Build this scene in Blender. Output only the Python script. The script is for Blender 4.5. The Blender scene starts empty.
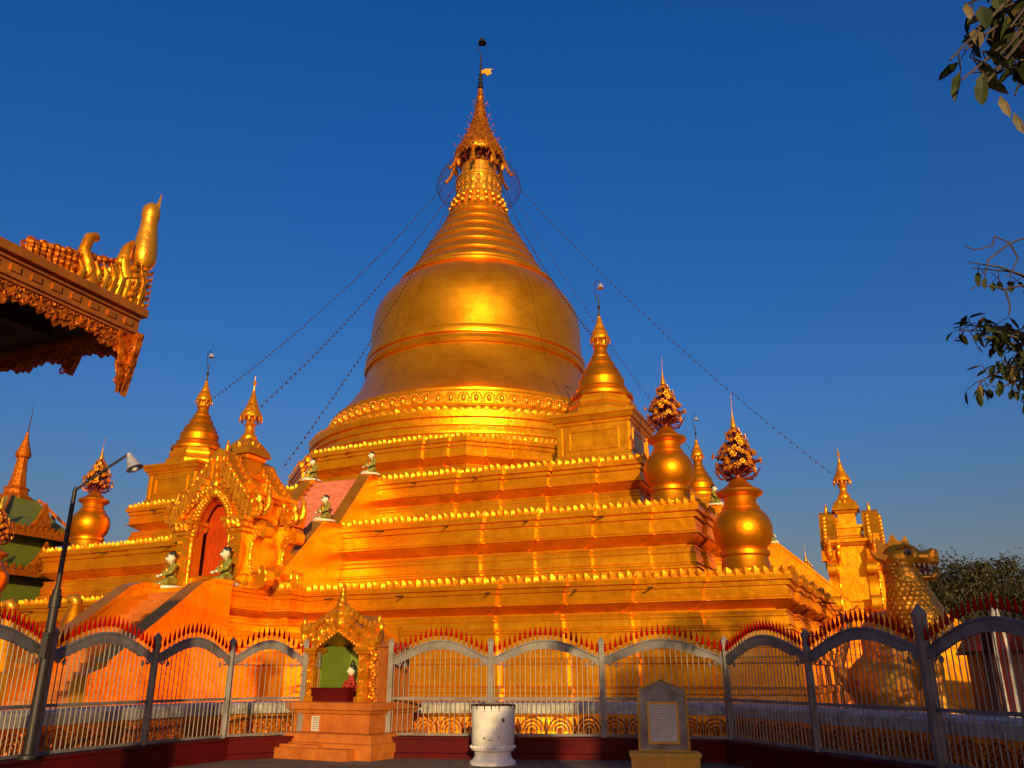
import bpy, bmesh, math, random
from mathutils import Vector, Matrix
random.seed(7)
R = math.radians; PI = math.pi
S = bpy.context.scene
COL = S.collection

# ------------------------------------------------------------------ camera
PITCH = R(19.4); FPX = 829.0
cam = bpy.data.cameras.new('camera'); camo = bpy.data.objects.new('camera', cam); COL.objects.link(camo)
cam.sensor_width = 36.0; cam.lens = FPX / 1024 * 36.0; cam.clip_end = 6000; cam.clip_start = 0.05
camo.location = (0, 0, 1.65); camo.rotation_euler = (PI / 2 + PITCH, 0, 0)
S.camera = camo

# ------------------------------------------------------------------ sky, sun, exposure
SUN_EL = R(10.0); SUN_AZ = R(6.0)          # sun stands behind the camera, a little to its right
to_sun = Vector((math.sin(SUN_AZ) * math.cos(SUN_EL), -math.cos(SUN_AZ) * math.cos(SUN_EL), math.sin(SUN_EL)))
w = bpy.data.worlds.new('World'); S.world = w; w.use_nodes = True
nt = w.node_tree; nt.nodes.clear()
sky = nt.nodes.new('ShaderNodeTexSky'); sky.sky_type = 'NISHITA'; sky.sun_disc = False
sky.sun_elevation = SUN_EL; sky.sun_rotation = math.atan2(to_sun.x, to_sun.y)
sky.ozone_density = 3.5; sky.air_density = 1.0; sky.dust_density = 2.0; sky.altitude = 60
hs = nt.nodes.new('ShaderNodeHueSaturation'); hs.inputs['Saturation'].default_value = 1.25; hs.inputs['Hue'].default_value = 0.5172; hs.inputs['Value'].default_value = 1.13
bg = nt.nodes.new('ShaderNodeBackground'); bg.inputs['Strength'].default_value = 0.135
wo = nt.nodes.new('ShaderNodeOutputWorld')
nt.links.new(sky.outputs[0], hs.inputs['Color']); 
tcw = nt.nodes.new('ShaderNodeTexCoord'); spw = nt.nodes.new('ShaderNodeSeparateXYZ'); nt.links.new(tcw.outputs['Generated'], spw.inputs[0])
dusk = nt.nodes.new('ShaderNodeValToRGB'); nt.links.new(spw.outputs[2], dusk.inputs[0])      # dusty band of air above the horizon
dusk.color_ramp.elements[0].position = 0.0; dusk.color_ramp.elements[0].color = (0.95, 0.44, 0.34, 1)
dusk.color_ramp.elements[1].position = 0.62; dusk.color_ramp.elements[1].color = (1, 1, 1.0, 1)
for p_, c_ in [(0.13, (0.92, 0.58, 0.46, 1)), (0.3, (1.0, 0.86, 0.80, 1))]: dusk.color_ramp.elements.new(p_).color = c_
mxw = nt.nodes.new('ShaderNodeMix'); mxw.data_type = 'RGBA'; mxw.blend_type = 'MULTIPLY'; mxw.inputs[0].default_value = 1.0
nt.links.new(hs.outputs[0], mxw.inputs[6]); nt.links.new(dusk.outputs[0], mxw.inputs[7]); nt.links.new(mxw.outputs[2], bg.inputs[0]); nt.links.new(bg.outputs[0], wo.inputs[0])
sl = bpy.data.lights.new('sun', 'SUN'); sl.energy = 5.0; sl.angle = R(0.6); sl.color = (1.0, 0.71, 0.31)
so = bpy.data.objects.new('sun', sl); COL.objects.link(so)
so.rotation_euler = to_sun.to_track_quat('Z', 'Y').to_euler(); so.location = (30, -60, 40)
S.view_settings.view_transform = 'Standard'; S.view_settings.look = 'None'
S.view_settings.exposure = 0.0; S.view_settings.gamma = 1.0

# ------------------------------------------------------------------ materials
def mat(name, col, metal=0.0, rough=0.5, var=0.25, scale=1.2, bump=0.0, bscale=20.0, col2=None, fine=0.0, stretch=None, spec=None):
    m = bpy.data.materials.new(name); m.use_nodes = True
    n = m.node_tree.nodes; L = m.node_tree.links; b = n['Principled BSDF']
    tc = n.new('ShaderNodeTexCoord'); mp = n.new('ShaderNodeMapping'); L.new(tc.outputs['Object'], mp.inputs[0])
    if stretch: mp.inputs['Scale'].default_value = stretch
    nz = n.new('ShaderNodeTexNoise'); nz.inputs['Scale'].default_value = scale; nz.inputs['Detail'].default_value = 6; nz.inputs['Roughness'].default_value = 0.65
    L.new(mp.outputs[0], nz.inputs['Vector'])
    cr = n.new('ShaderNodeValToRGB'); cr.color_ramp.elements[0].position = 0.32; cr.color_ramp.elements[1].position = 0.68
    c2 = col2 if col2 else tuple(c * (1 - var) for c in col)
    cr.color_ramp.elements[0].color = (*c2, 1); cr.color_ramp.elements[1].color = (*col, 1)
    L.new(nz.outputs[0], cr.inputs[0]); L.new(cr.outputs[0], b.inputs['Base Color'])
    rr = n.new('ShaderNodeMapRange'); rr.inputs[3].default_value = max(0.05, rough - 0.1); rr.inputs[4].default_value = min(1, rough + 0.12)
    L.new(nz.outputs[0], rr.inputs[0]); L.new(rr.outputs[0], b.inputs['Roughness'])
    b.inputs['Metallic'].default_value = metal
    if spec is not None: b.inputs['Specular IOR Level'].default_value = spec
    if bump:
        nb = n.new('ShaderNodeTexNoise'); nb.inputs['Scale'].default_value = bscale; nb.inputs['Detail'].default_value = 4
        L.new(tc.outputs['Object'], nb.inputs['Vector'])
        bp = n.new('ShaderNodeBump'); bp.inputs['Strength'].default_value = bump; bp.inputs['Distance'].default_value = 0.05
        L.new(nb.outputs[0], bp.inputs['Height']); L.new(bp.outputs[0], b.inputs['Normal'])
    m.diffuse_color = (*col, 1)
    return m

def leaf_gold(name):                        # gold leaf laid in small squares round the bell
    m = mat(name, (0.92, 0.37, 0.010), 0.80, 0.29, 0.3, 0.5, col2=(0.78, 0.26, 0.004), spec=0.1)
    n = m.node_tree.nodes; L = m.node_tree.links; b = n['Principled BSDF']
    tc = n.new('ShaderNodeTexCoord'); sp = n.new('ShaderNodeSeparateXYZ'); L.new(tc.outputs['Object'], sp.inputs[0])
    at = n.new('ShaderNodeMath'); at.operation = 'ARCTAN2'; L.new(sp.outputs[0], at.inputs[0]); L.new(sp.outputs[1], at.inputs[1])
    mu = n.new('ShaderNodeMath'); mu.operation = 'MULTIPLY'; mu.inputs[1].default_value = 8.0; L.new(at.outputs[0], mu.inputs[0])
    cb = n.new('ShaderNodeCombineXYZ'); L.new(mu.outputs[0], cb.inputs[0]); L.new(sp.outputs[2], cb.inputs[1])
    br = n.new('ShaderNodeTexBrick'); br.inputs['Scale'].default_value = 1.5; br.inputs['Mortar Size'].default_value = 0.016
    br.inputs['Color1'].default_value = (1, 1, 1, 1); br.inputs['Color2'].default_value = (0.74, 0.66, 0.60, 1); br.inputs['Mortar'].default_value = (0.72, 0.64, 0.56, 1)
    L.new(cb.outputs[0], br.inputs['Vector'])
    old = b.inputs['Base Color'].links[0].from_socket
    mx = n.new('ShaderNodeMix'); mx.data_type = 'RGBA'; mx.blend_type = 'MULTIPLY'; mx.inputs[0].default_value = 0.35
    L.new(old, mx.inputs[6]); L.new(br.outputs[0], mx.inputs[7]); L.new(mx.outputs[2], b.inputs['Base Color'])
    bp = n.new('ShaderNodeBump'); bp.inputs['Strength'].default_value = 0.12; bp.inputs['Distance'].default_value = 0.03
    L.new(br.outputs[0], bp.inputs['Height']); L.new(bp.outputs[0], b.inputs['Normal'])
    return m

def ornate(name, col, col2, metal, rough, scale):   # carved gilt relief
    m = mat(name, col, metal, rough, 0.3, 3.0, col2=col2, spec=0.1)
    n = m.node_tree.nodes; L = m.node_tree.links; b = n['Principled BSDF']
    tc = n.new('ShaderNodeTexCoord'); vo = n.new('ShaderNodeTexVoronoi'); vo.inputs['Scale'].default_value = scale; vo.feature = 'SMOOTH_F1'
    L.new(tc.outputs['Object'], vo.inputs['Vector'])
    bp = n.new('ShaderNodeBump'); bp.inputs['Strength'].default_value = 0.9; bp.inputs['Distance'].default_value = 0.06; bp.invert = True
    L.new(vo.outputs[0], bp.inputs['Height']); L.new(bp.outputs[0], b.inputs['Normal'])
    return m

def scaled(name, col, col2):
    m = mat(name, col, 0.6, 0.36, 0.3, 1.0, col2=col2)
    n = m.node_tree.nodes; L = m.node_tree.links; b = n['Principled BSDF']
    tc = n.new('ShaderNodeTexCoord'); wv = n.new('ShaderNodeTexVoronoi'); wv.inputs['Scale'].default_value = 2.6
    L.new(tc.outputs['Object'], wv.inputs['Vector'])
    bp = n.new('ShaderNodeBump'); bp.inputs['Strength'].default_value = 0.5; bp.inputs['Distance'].default_value = 0.12; bp.invert = True
    L.new(wv.outputs['Distance'], bp.inputs['Height']); L.new(bp.outputs[0], b.inputs['Normal'])
    return m

M = {}
M['gold'] = mat('gold_paint', (0.86, 0.34, 0.005), 0.74, 0.35, 0.3, 0.7, 0.5, 2.6, col2=(0.72, 0.24, 0.003), stretch=(1, 1, 2.2), spec=0.12)
def stains(m, col, amt, sc):
    n = m.node_tree.nodes; L = m.node_tree.links; b = n['Principled BSDF']
    tc = n.new('ShaderNodeTexCoord'); mp = n.new('ShaderNodeMapping'); mp.inputs['Scale'].default_value = sc; L.new(tc.outputs['Object'], mp.inputs[0])
    nz = n.new('ShaderNodeTexNoise'); nz.inputs['Scale'].default_value = 1.0; nz.inputs['Detail'].default_value = 9; nz.inputs['Roughness'].default_value = 0.7; L.new(mp.outputs[0], nz.inputs['Vector'])
    mr = n.new('ShaderNodeMapRange'); mr.inputs[1].default_value = 0.50; mr.inputs[2].default_value = 0.72; mr.inputs[3].default_value = 0; mr.inputs[4].default_value = amt; L.new(nz.outputs[0], mr.inputs[0])
    mx = n.new('ShaderNodeMix'); mx.data_type = 'RGBA'; L.new(mr.outputs[0], mx.inputs[0])
    old = b.inputs['Base Color'].links[0].from_socket; L.new(old, mx.inputs[6]); mx.inputs[7].default_value = (*col, 1); L.new(mx.outputs[2], b.inputs['Base Color'])
stains(M['gold'], (0.34, 0.080, 0.002), 0.42, (1.6, 1.6, 0.30))
stains(M['gold'], (0.95, 0.46, 0.012), 0.6, (0.35, 0.35, 1.3))
M['bell'] = leaf_gold('gold_leaf')
M['bright'] = mat('bright_gilt', (0.90, 0.42, 0.02), 0.7, 0.34, 0.3, 2.0, 0.2, 12, col2=(0.78, 0.28, 0.01))
M['ornate'] = ornate('carved_gilt', (0.86, 0.36, 0.014), (0.62, 0.17, 0.005), 0.65, 0.36, 5.5)
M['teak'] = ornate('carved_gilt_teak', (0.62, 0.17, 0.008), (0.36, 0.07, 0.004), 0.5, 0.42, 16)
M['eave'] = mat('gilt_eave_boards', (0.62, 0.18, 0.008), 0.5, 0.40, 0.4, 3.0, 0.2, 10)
M['urn'] = mat('burnished_gilt', (0.80, 0.28, 0.004), 0.86, 0.43, 0.25, 0.8, 0.2, 5, col2=(0.62, 0.17, 0.002), spec=0.15)
M['crest'] = mat('crest_gilt', (0.88, 0.38, 0.010), 0.6, 0.40, 0.4, 3.0, 0.2, 12, col2=(0.66, 0.19, 0.004), spec=0.15)
M['lion'] = scaled('scaled_gilt', (0.74, 0.32, 0.012), (0.48, 0.17, 0.006))
M['lattice'] = ornate('crown_lattice', (0.66, 0.22, 0.010), (0.16, 0.03, 0.003), 0.6, 0.38, 5.0)
M['lionface'] = mat('worn_gilt', (0.76, 0.34, 0.012), 0.6, 0.34, 0.4, 1.4, 0.3, 5, col2=(0.52, 0.19, 0.008))
M['door'] = mat('red_door_boards', (0.46, 0.050, 0.004), 0.0, 0.6, 0.4, 2.0, 0.2, 8, spec=0.05, stretch=(6, 1, 1))
M['stair'] = mat('red_brick_steps', (0.66, 0.20, 0.12), 0.0, 0.8, 0.4, 2.5, 0.3, 10, col2=(0.42, 0.09, 0.05), stretch=(1,1,5))
M['spear'] = mat('red_paint', (0.40, 0.004, 0.001), 0.0, 0.8, 0.3, 4, spec=0.0)
M['kerb'] = mat('dark_red_paint', (0.09, 0.002, 0.002), 0.0, 0.7, 0.4, 1.5, 0.2, 8, spec=0.15)
M['wash'] = mat('orange_limewash', (0.52, 0.15, 0.012), 0.1, 0.6, 0.5, 2.4, 0.3, 9, col2=(0.36, 0.085, 0.01))
M['grey'] = mat('weathered_grey_paint', (0.22, 0.20, 0.195), 0.1, 0.6, 0.5, 3.0, 0.15, 20, col2=(0.10, 0.085, 0.08))
M['bars'] = mat('pale_bar_paint', (0.32, 0.26, 0.20), 0.1, 0.5, 0.3, 3.0)
M['white'] = mat('white_limewash', (0.56, 0.52, 0.46), 0.0, 0.75, 0.4, 3.2, 0.3, 9, col2=(0.20, 0.16, 0.13))
M['drum'] = mat('chipped_white_paint', (0.84, 0.82, 0.79), 0.0, 0.7, 0.4, 3.2, 0.2, 10, col2=(0.62, 0.57, 0.52))
M['stone'] = mat('stained_marble', (0.34, 0.29, 0.25), 0.0, 0.7, 0.6, 3.5, 0.3, 9, col2=(0.10, 0.07, 0.055))
M['slab'] = mat('pale_marble', (0.62, 0.57, 0.52), 0.0, 0.6, 0.3, 4)
M['ochre'] = mat('ochre_paint', (0.66, 0.34, 0.03), 0.1, 0.55, 0.35, 3)
M['ink'] = mat('cut_letters', (0.10, 0.09, 0.08), 0.0, 0.7, 0.2, 5)
M['iron'] = mat('black_iron', (0.035, 0.03, 0.032), 0.4, 0.5, 0.4, 4)
M['rust'] = mat('rusted_iron', (0.07, 0.03, 0.015), 0.3, 0.7, 0.5, 6)
M['steel'] = mat('lamp_steel', (0.82, 0.76, 0.70), 0.6, 0.35, 0.3, 6)
M['glass'] = mat('lamp_glass', (0.7, 0.7, 0.68), 0.0, 0.15, 0.1, 3)
M['green'] = mat('green_tiles', (0.15, 0.18, 0.020), 0.0, 0.5, 0.4, 3, 0.2, 10, stretch=(1, 1, 3))
M['tile'] = mat('green_wall_tiles', (0.17, 0.24, 0.03), 0.0, 0.35, 0.15, 2)
M['robe'] = mat('green_robe', (0.05, 0.13, 0.02), 0.0, 0.5, 0.5, 9, col2=(0.40, 0.30, 0.03))
M['skin'] = mat('white_painted_skin', (0.68, 0.60, 0.46), 0.0, 0.5, 0.15, 3)
M['black'] = mat('black_paint', (0.02, 0.018, 0.018), 0.0, 0.45, 0.2, 3)
M['mouth'] = mat('dark_red_mouth', (0.10, 0.012, 0.01), 0.0, 0.6, 0.3, 3)
M['teeth'] = mat('white_teeth', (0.50, 0.40, 0.26), 0.0, 0.4, 0.1, 3)
M['redcloth'] = mat('red_cloth', (0.40, 0.02, 0.015), 0.0, 0.7, 0.3, 8)
M['leaf'] = mat('dark_leaves', (0.040, 0.052, 0.010), 0.0, 0.6, 0.5, 9, col2=(0.018, 0.028, 0.006), spec=0.2)
M['dryleaf'] = mat('yellowing_leaves', (0.17, 0.10, 0.018), 0.0, 0.5, 0.4, 9, col2=(0.05, 0.05, 0.014))
M['wood'] = mat('bark', (0.075, 0.05, 0.04), 0.0, 0.85, 0.5, 6, 0.5, 14)
M['crown'] = mat('far_foliage', (0.040, 0.044, 0.014), 0.0, 0.6, 0.55, 0.8, col2=(0.060, 0.044, 0.012))
M['garnet'] = mat('red_glass_stems', (0.24, 0.035, 0.02), 0.5, 0.35, 0.3, 6)
M['paving'] = mat('dusty_paving', (0.20, 0.135, 0.09), 0.0, 0.85, 0.5, 0.9, 0.4, 7, col2=(0.105, 0.07, 0.05))
M['earth'] = mat('dry_earth', (0.22, 0.15, 0.09), 0.0, 0.9, 0.4, 0.05, 0.3, 2)
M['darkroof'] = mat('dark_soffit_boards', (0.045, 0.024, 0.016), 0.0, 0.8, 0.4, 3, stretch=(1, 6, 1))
M['hall'] = mat('dark_red_wall', (0.17, 0.05, 0.035), 0.0, 0.7, 0.4, 1.5)

_m = M['paving']; _n = _m.node_tree.nodes; _L = _m.node_tree.links; _b = _n['Principled BSDF']
_tc = _n.new('ShaderNodeTexCoord'); _br = _n.new('ShaderNodeTexBrick'); _br.inputs['Scale'].default_value = 1.6; _br.inputs['Mortar Size'].default_value = 0.014; _br.offset = 0.0
_br.inputs['Color1'].default_value = (1,1,1,1); _br.inputs['Color2'].default_value = (.72,.70,.66,1); _br.inputs['Mortar'].default_value = (.3,.28,.25,1); _L.new(_tc.outputs['Object'], _br.inputs['Vector'])
_mx = _n.new('ShaderNodeMix'); _mx.data_type = 'RGBA'; _mx.blend_type = 'MULTIPLY'; _mx.inputs[0].default_value = 1
_L.new(_b.inputs['Base Color'].links[0].from_socket, _mx.inputs[6]); _L.new(_br.outputs[0], _mx.inputs[7]); _L.new(_mx.outputs[2], _b.inputs['Base Color'])

# ------------------------------------------------------------------ helpers
class G:
    def __init__(s): s.v = []; s.f = []
    def add(s, vs, fs):
        o = len(s.v); s.v += [tuple(p) for p in vs]; s.f += [tuple(i + o for i in f) for f in fs]; return s
    def box(s, x0, x1, y0, y1, z0, z1):
        return s.add([(x0,y0,z0),(x1,y0,z0),(x1,y1,z0),(x0,y1,z0),(x0,y0,z1),(x1,y0,z1),(x1,y1,z1),(x0,y1,z1)],
                     [(3,2,1,0),(4,5,6,7),(0,1,5,4),(1,2,6,5),(2,3,7,6),(3,0,4,7)])
    def prism(s, poly, ax, a, b):           # outline in the two other axes, extruded along ax from a to b
        mk = {'x': lambda p, t: (t, p[0], p[1]), 'y': lambda p, t: (p[0], t, p[1]), 'z': lambda p, t: (p[0], p[1], t)}[ax]
        n = len(poly)
        return s.add([mk(p, a) for p in poly] + [mk(p, b) for p in poly],
                     [tuple(range(n))[::-1], tuple(range(n, 2 * n))] + [(i, (i+1) % n, n + (i+1) % n, n + i) for i in range(n)])
    def lathe(s, prof, n=24, c=(0,0,0), a0=0.0, cap=True):
        vs = [(c[0] + r*math.cos(a0 + 2*PI*k/n), c[1] + r*math.sin(a0 + 2*PI*k/n), c[2] + z) for r, z in prof for k in range(n)]
        fs = [(j*n + k, j*n + (k+1) % n, (j+1)*n + (k+1) % n, (j+1)*n + k) for j in range(len(prof)-1) for k in range(n)]
        if cap: fs += [tuple(range(n))[::-1], tuple(range((len(prof)-1)*n, len(prof)*n))]
        return s.add(vs, fs)
    def tube(s, pts, r, n=6):
        pts = [Vector(p) for p in pts]; rs = r if isinstance(r, (list, tuple)) else [r]*len(pts)
        vs = []; up = None
        for i, p in enumerate(pts):
            d = (pts[min(i+1, len(pts)-1)] - pts[max(i-1, 0)]).normalized()
            if up is None: up = Vector((0,0,1)) if abs(d.z) < 0.9 else Vector((1,0,0))
            a = d.cross(up).normalized(); b = a.cross(d).normalized(); up = b
            vs += [tuple(p + (a*math.cos(2*PI*k/n) + b*math.sin(2*PI*k/n))*rs[i]) for k in range(n)]
        m = len(pts)
        fs = [(j*n+k, j*n+(k+1)%n, (j+1)*n+(k+1)%n, (j+1)*n+k) for j in range(m-1) for k in range(n)]
        return s.add(vs, fs + [tuple(range(n))[::-1], tuple(range((m-1)*n, m*n))])
    def ell(s, c, r, n=10, m=6, rot=None):
        vs = []; c = Vector(c)
        for j in range(1, m):
            t = PI*j/m
            for k in range(n):
                a = 2*PI*k/n; v = Vector((r[0]*math.sin(t)*math.cos(a), r[1]*math.sin(t)*math.sin(a), r[2]*math.cos(t)))
                vs.append(v)
        vs += [Vector((0,0,r[2])), Vector((0,0,-r[2]))]
        if rot is not None: vs = [rot @ v for v in vs]
        vs = [tuple(v + c) for v in vs]; T = (m-1)*n
        fs = [(j*n+k, (j+1)*n+k, (j+1)*n+(k+1)%n, j*n+(k+1)%n) for j in range(m-2) for k in range(n)]
        fs += [(T, k, (k+1)%n) for k in range(n)] + [(T+1, (m-2)*n+(k+1)%n, (m-2)*n+k) for k in range(n)]
        return s.add(vs, fs)
    def sweep(s, poly, prof, cap=True):     # moulding profile (outward offset, height) run round a closed outline
        n = len(poly); off = []
        for i in range(n):
            p0, p1, p2 = poly[i-1], poly[i], poly[(i+1) % n]
            d1 = Vector((p1[0]-p0[0], p1[1]-p0[1])).normalized(); d2 = Vector((p2[0]-p1[0], p2[1]-p1[1])).normalized()
            a = Vector((d1.y, -d1.x)); b = Vector((d2.y, -d2.x)); off.append((a + b) / (1 + a.dot(b)))
        vs = [(poly[i][0] + off[i].x*o, poly[i][1] + off[i].y*o, z) for o, z in prof for i in range(n)]
        fs = [(j*n+i, j*n+(i+1)%n, (j+1)*n+(i+1)%n, (j+1)*n+i) for j in range(len(prof)-1) for i in range(n)]
        if cap: fs += [tuple(range(n))[::-1], tuple(range((len(prof)-1)*n, len(prof)*n))]
        return s.add(vs, fs)
    def xf(s, mtx):
        s.v = [tuple(mtx @ Vector(p)) for p in s.v]; return s
    def join(s, g): return s.add(g.v, g.f)
    def build(s, name, m, parent=None, smooth=35, loc=None, rz=None):
        me = bpy.data.meshes.new(name); me.from_pydata(s.v, [], s.f)
        bm = bmesh.new(); bm.from_mesh(me); bmesh.ops.recalc_face_normals(bm, faces=bm.faces); bm.to_mesh(me); bm.free()
        if smooth:
            me.polygons.foreach_set('use_smooth', [True]*len(me.polygons)); me.set_sharp_from_angle(angle=R(smooth))
        me.materials.append(M[m]); me.update()
        o = bpy.data.objects.new(name, me); COL.objects.link(o)
        if parent: o.parent = parent
        if loc is not None: o.location = loc
        if rz is not None: o.rotation_euler = (0, 0, rz)
        return o

def blob(g, name, m, parent=None, vox=0.06, it=4, smooth=True):   # lumps fused into one skin
    o = g.build(name, m, parent, smooth=180)
    r = o.modifiers.new('fuse', 'REMESH'); r.mode = 'VOXEL'; r.voxel_size = vox; r.use_smooth_shade = True
    if it: q = o.modifiers.new('soften', 'SMOOTH'); q.iterations = it; q.factor = 0.5
    return o

def tag(o, label, cat, group=None, kind=None):
    if label: o['label'] = label
    if cat: o['category'] = cat
    if group: o['group'] = group
    if kind: o['kind'] = kind
    return o
def thing(name, label, cat, loc=(0,0,0), rz=0.0, group=None, sc=1.0):
    o = bpy.data.objects.new(name, None); COL.objects.link(o); o.empty_display_size = 0.3
    o.location = loc; o.rotation_euler = (0,0,rz); o.scale = (sc,)*3
    return tag(o, label, cat, group)
def copy_tree(o, parent=None):
    c = o.copy(); COL.objects.link(c)
    if parent is not None: c.parent = parent
    for ch in list(o.children): copy_tree(ch, c)
    return c
def dup(o, label, loc, rz=None, sc=None, group=None):
    c = copy_tree(o); c.location = loc; c['label'] = label
    if rz is not None: c.rotation_euler = (0,0,rz)
    if sc: c.scale = (sc,)*3
    if group: c['group'] = group
    return c
def at(x, y, Y):                            # the point at distance Y north of the camera seen under a given elevation and bearing
    v = 384 - y; dx = x - 512; dy = FPX*math.cos(PITCH) - v*math.sin(PITCH); dz = FPX*math.sin(PITCH) + v*math.cos(PITCH)
    return Vector((dx*Y/dy, Y, 1.65 + dz*Y/dy))

PHI = 0.398; CX, CY = -2.587, 61.0
cp, sp_ = math.cos(PHI), math.sin(PHI)
def PF(e, wv, z): return (CX + e*cp - wv*sp_, CY - e*sp_ - wv*cp, z)    # pagoda coordinates: e along the front face, wv out of it
ROT = -PHI

def petal(g, p, n, wd, h, lean=0.10, bul=0.10):     # one upright lotus leaf; p foot, n outward unit (2D)
    t = Vector((-n[1], n[0], 0)); N = Vector((n[0], n[1], 0)); P = Vector(p); Z = Vector((0,0,1))
    hw = wd/2
    f = [P - t*hw*0.8 + N*0.02, P + N*(bul*0.7), P + t*hw*0.8 + N*0.02,
         P - t*hw + Z*h*0.5 + N*(lean*0.4), P + Z*h*0.5 + N*(bul + lean*0.5), P + t*hw + Z*h*0.5 + N*(lean*0.4),
         P - t*hw*0.45 + Z*h*0.86 + N*lean, P + t*hw*0.45 + Z*h*0.86 + N*lean, P + Z*h + N*(lean*1.4),
         P - t*hw*0.7 - N*0.09, P + t*hw*0.7 - N*0.09, P + Z*h*0.8 - N*0.02]
    g.add(f, [(0,1,4,3),(1,2,5,4),(3,4,6),(4,5,7),(4,7,8),(4,8,6),(9,11,10),(0,3,9),(3,11,9),(3,6,11),(6,8,11),(8,7,11),(7,5,11),(5,10,11),(5,2,10),(2,1,10),(1,0,9),(1,9,10)])
def crest(poly, z, wd, h, closed=True, skip=None):
    g = G(); n = len(poly)
    for i in range(n if closed else n-1):
        a = Vector((*poly[i], 0)); b = Vector((*poly[(i+1) % n], 0)); d = b - a; L = d.length
        if L < 0.12: continue
        d.normalize(); nn = (d.y, -d.x); k = max(1, round(L / wd))
        for j in range(k):
            p = a + d*(L*(j+0.5)/k)
            if skip and skip(p.x, p.y): continue
            petal(g, (p.x, p.y, z), nn, L/k*1.05*random.uniform(.92, 1.05), h*random.uniform(.88, 1.06), random.uniform(.04, .13), random.uniform(.09, .13))
        kk = max(1, round(L/.6))
        for j in range(kk):
            p = a + d*(L*(j+0.5)/kk)
            if skip and skip(p.x, p.y): continue
            q = Vector((d.y, -d.x, 0)); u = d*(L/kk*.5); c = [p - u - q*.1, p + u - q*.1, p + u + q*.07, p - u + q*.07]
            g.add([(v.x, v.y, z-.02) for v in c] + [(v.x, v.y, z+.085) for v in c], [(3,2,1,0),(4,5,6,7),(0,1,5,4),(1,2,6,5),(2,3,7,6),(3,0,4,7)])
    return g
def rotpoly(q): 
    out = []
    for k in range(4):
        c, s_ = [(1,0),(0,1),(-1,0),(0,-1)][k]
        out += [(x*c - y*s_, x*s_ + y*c) for x, y in q]
    return out
def redent(c, breaks, d):
    s0 = c + len(breaks)*d; q = []
    for i, b in enumerate(breaks): q += [(b, -(s0 - i*d)), (b, -(s0 - (i+1)*d))]
    q.append((c, -c))
    for i, b in list(enumerate(breaks))[::-1]: q += [(s0 - (i+1)*d, -b), (s0 - i*d, -b)]
    return rotpoly(q)
def offpoly(poly, o):
    g = G(); g.sweep(poly, [(o, 0)], cap=False); return [(x, y) for x, y, z in g.v]

# ------------------------------------------------------------------ setting: ground
g = G(); g.add([(-3000,-3000,-0.01),(3000,-3000,-0.01),(3000,3000,-0.01),(-3000,3000,-0.01)], [(0,1,2,3)])
tag(g.build('ground', 'earth', smooth=0), None, None, kind='structure')
g = G(); N_ = 60
vs = [(-40 + 80*i/N_, -30 + 80*j/N_, 0.004 + 0.0*random.random()) for j in range(N_+1) for i in range(N_+1)]
g.add(vs, [(j*(N_+1)+i, j*(N_+1)+i+1, (j+1)*(N_+1)+i+1, (j+1)*(N_+1)+i) for j in range(N_) for i in range(N_)])
tag(g.build('paving', 'paving', smooth=180), None, None, kind='structure')

# ------------------------------------------------------------------ the great stupa
st = thing('great_stupa', 'huge golden bell shaped stupa on square stepped terraces, tallest thing in the picture', 'pagoda', (CX, CY, 0), ROT)
def wall_prof(z0, z1, k=1.0):               # stacked mouldings of one terrace wall, offset outward
    H = z1 - z0; f = lambda t: z0 + H*t; k = k*1.0
    return [(.62*k, f(0)), (.62*k, f(.055)), (.50*k, f(.075)), (.47*k, f(.225)), (.40*k, f(.23)), (.40*k, f(.243)), (.52*k, f(.248)), (.52*k, f(.272)), (.45*k, f(.28)), (.43*k, f(.295)), (.34*k, f(.298)), (.34*k, f(.312)), (.42*k, f(.318)),
            (.40*k, f(.42)), (.34*k, f(.445)), (.34*k, f(.46)), (.30*k, f(.50)), (.36*k, f(.505)), (.36*k, f(.52)), (-.06*k, f(.523)), (-.08*k, f(.56)), (.06*k, f(.565)), (.50*k, f(.655)), (.62*k, f(.66)), (.62*k, f(.675)), (.50*k, f(.685)),
            (.46*k, f(.70)), (.50*k, f(.83)), (.42*k, f(.835)), (.42*k, f(.85)), (.56*k, f(.856)), (.58*k, f(.905)), (.50*k, f(.91)), (.50*k, f(.922)), (.68*k, f(.93)), (.70*k, f(1.0)), (-.4*k, f(1.0))]
terr = [(23.15, [11.7, 14.5, 17.2, 19.85], .17, 0.0, 5.12), (19.35, [9.2, 11.85, 14.5, 17.1], .16, 5.1, 8.62), (16.3, [6.3, 8.8, 11.3, 13.8], .16, 8.6, 11.62)]
sp0 = G(); sp0.tube([(0, 0.3, 0), (0, -0.75, -0.06)], 0.045, 6)
spout_me = None
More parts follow.
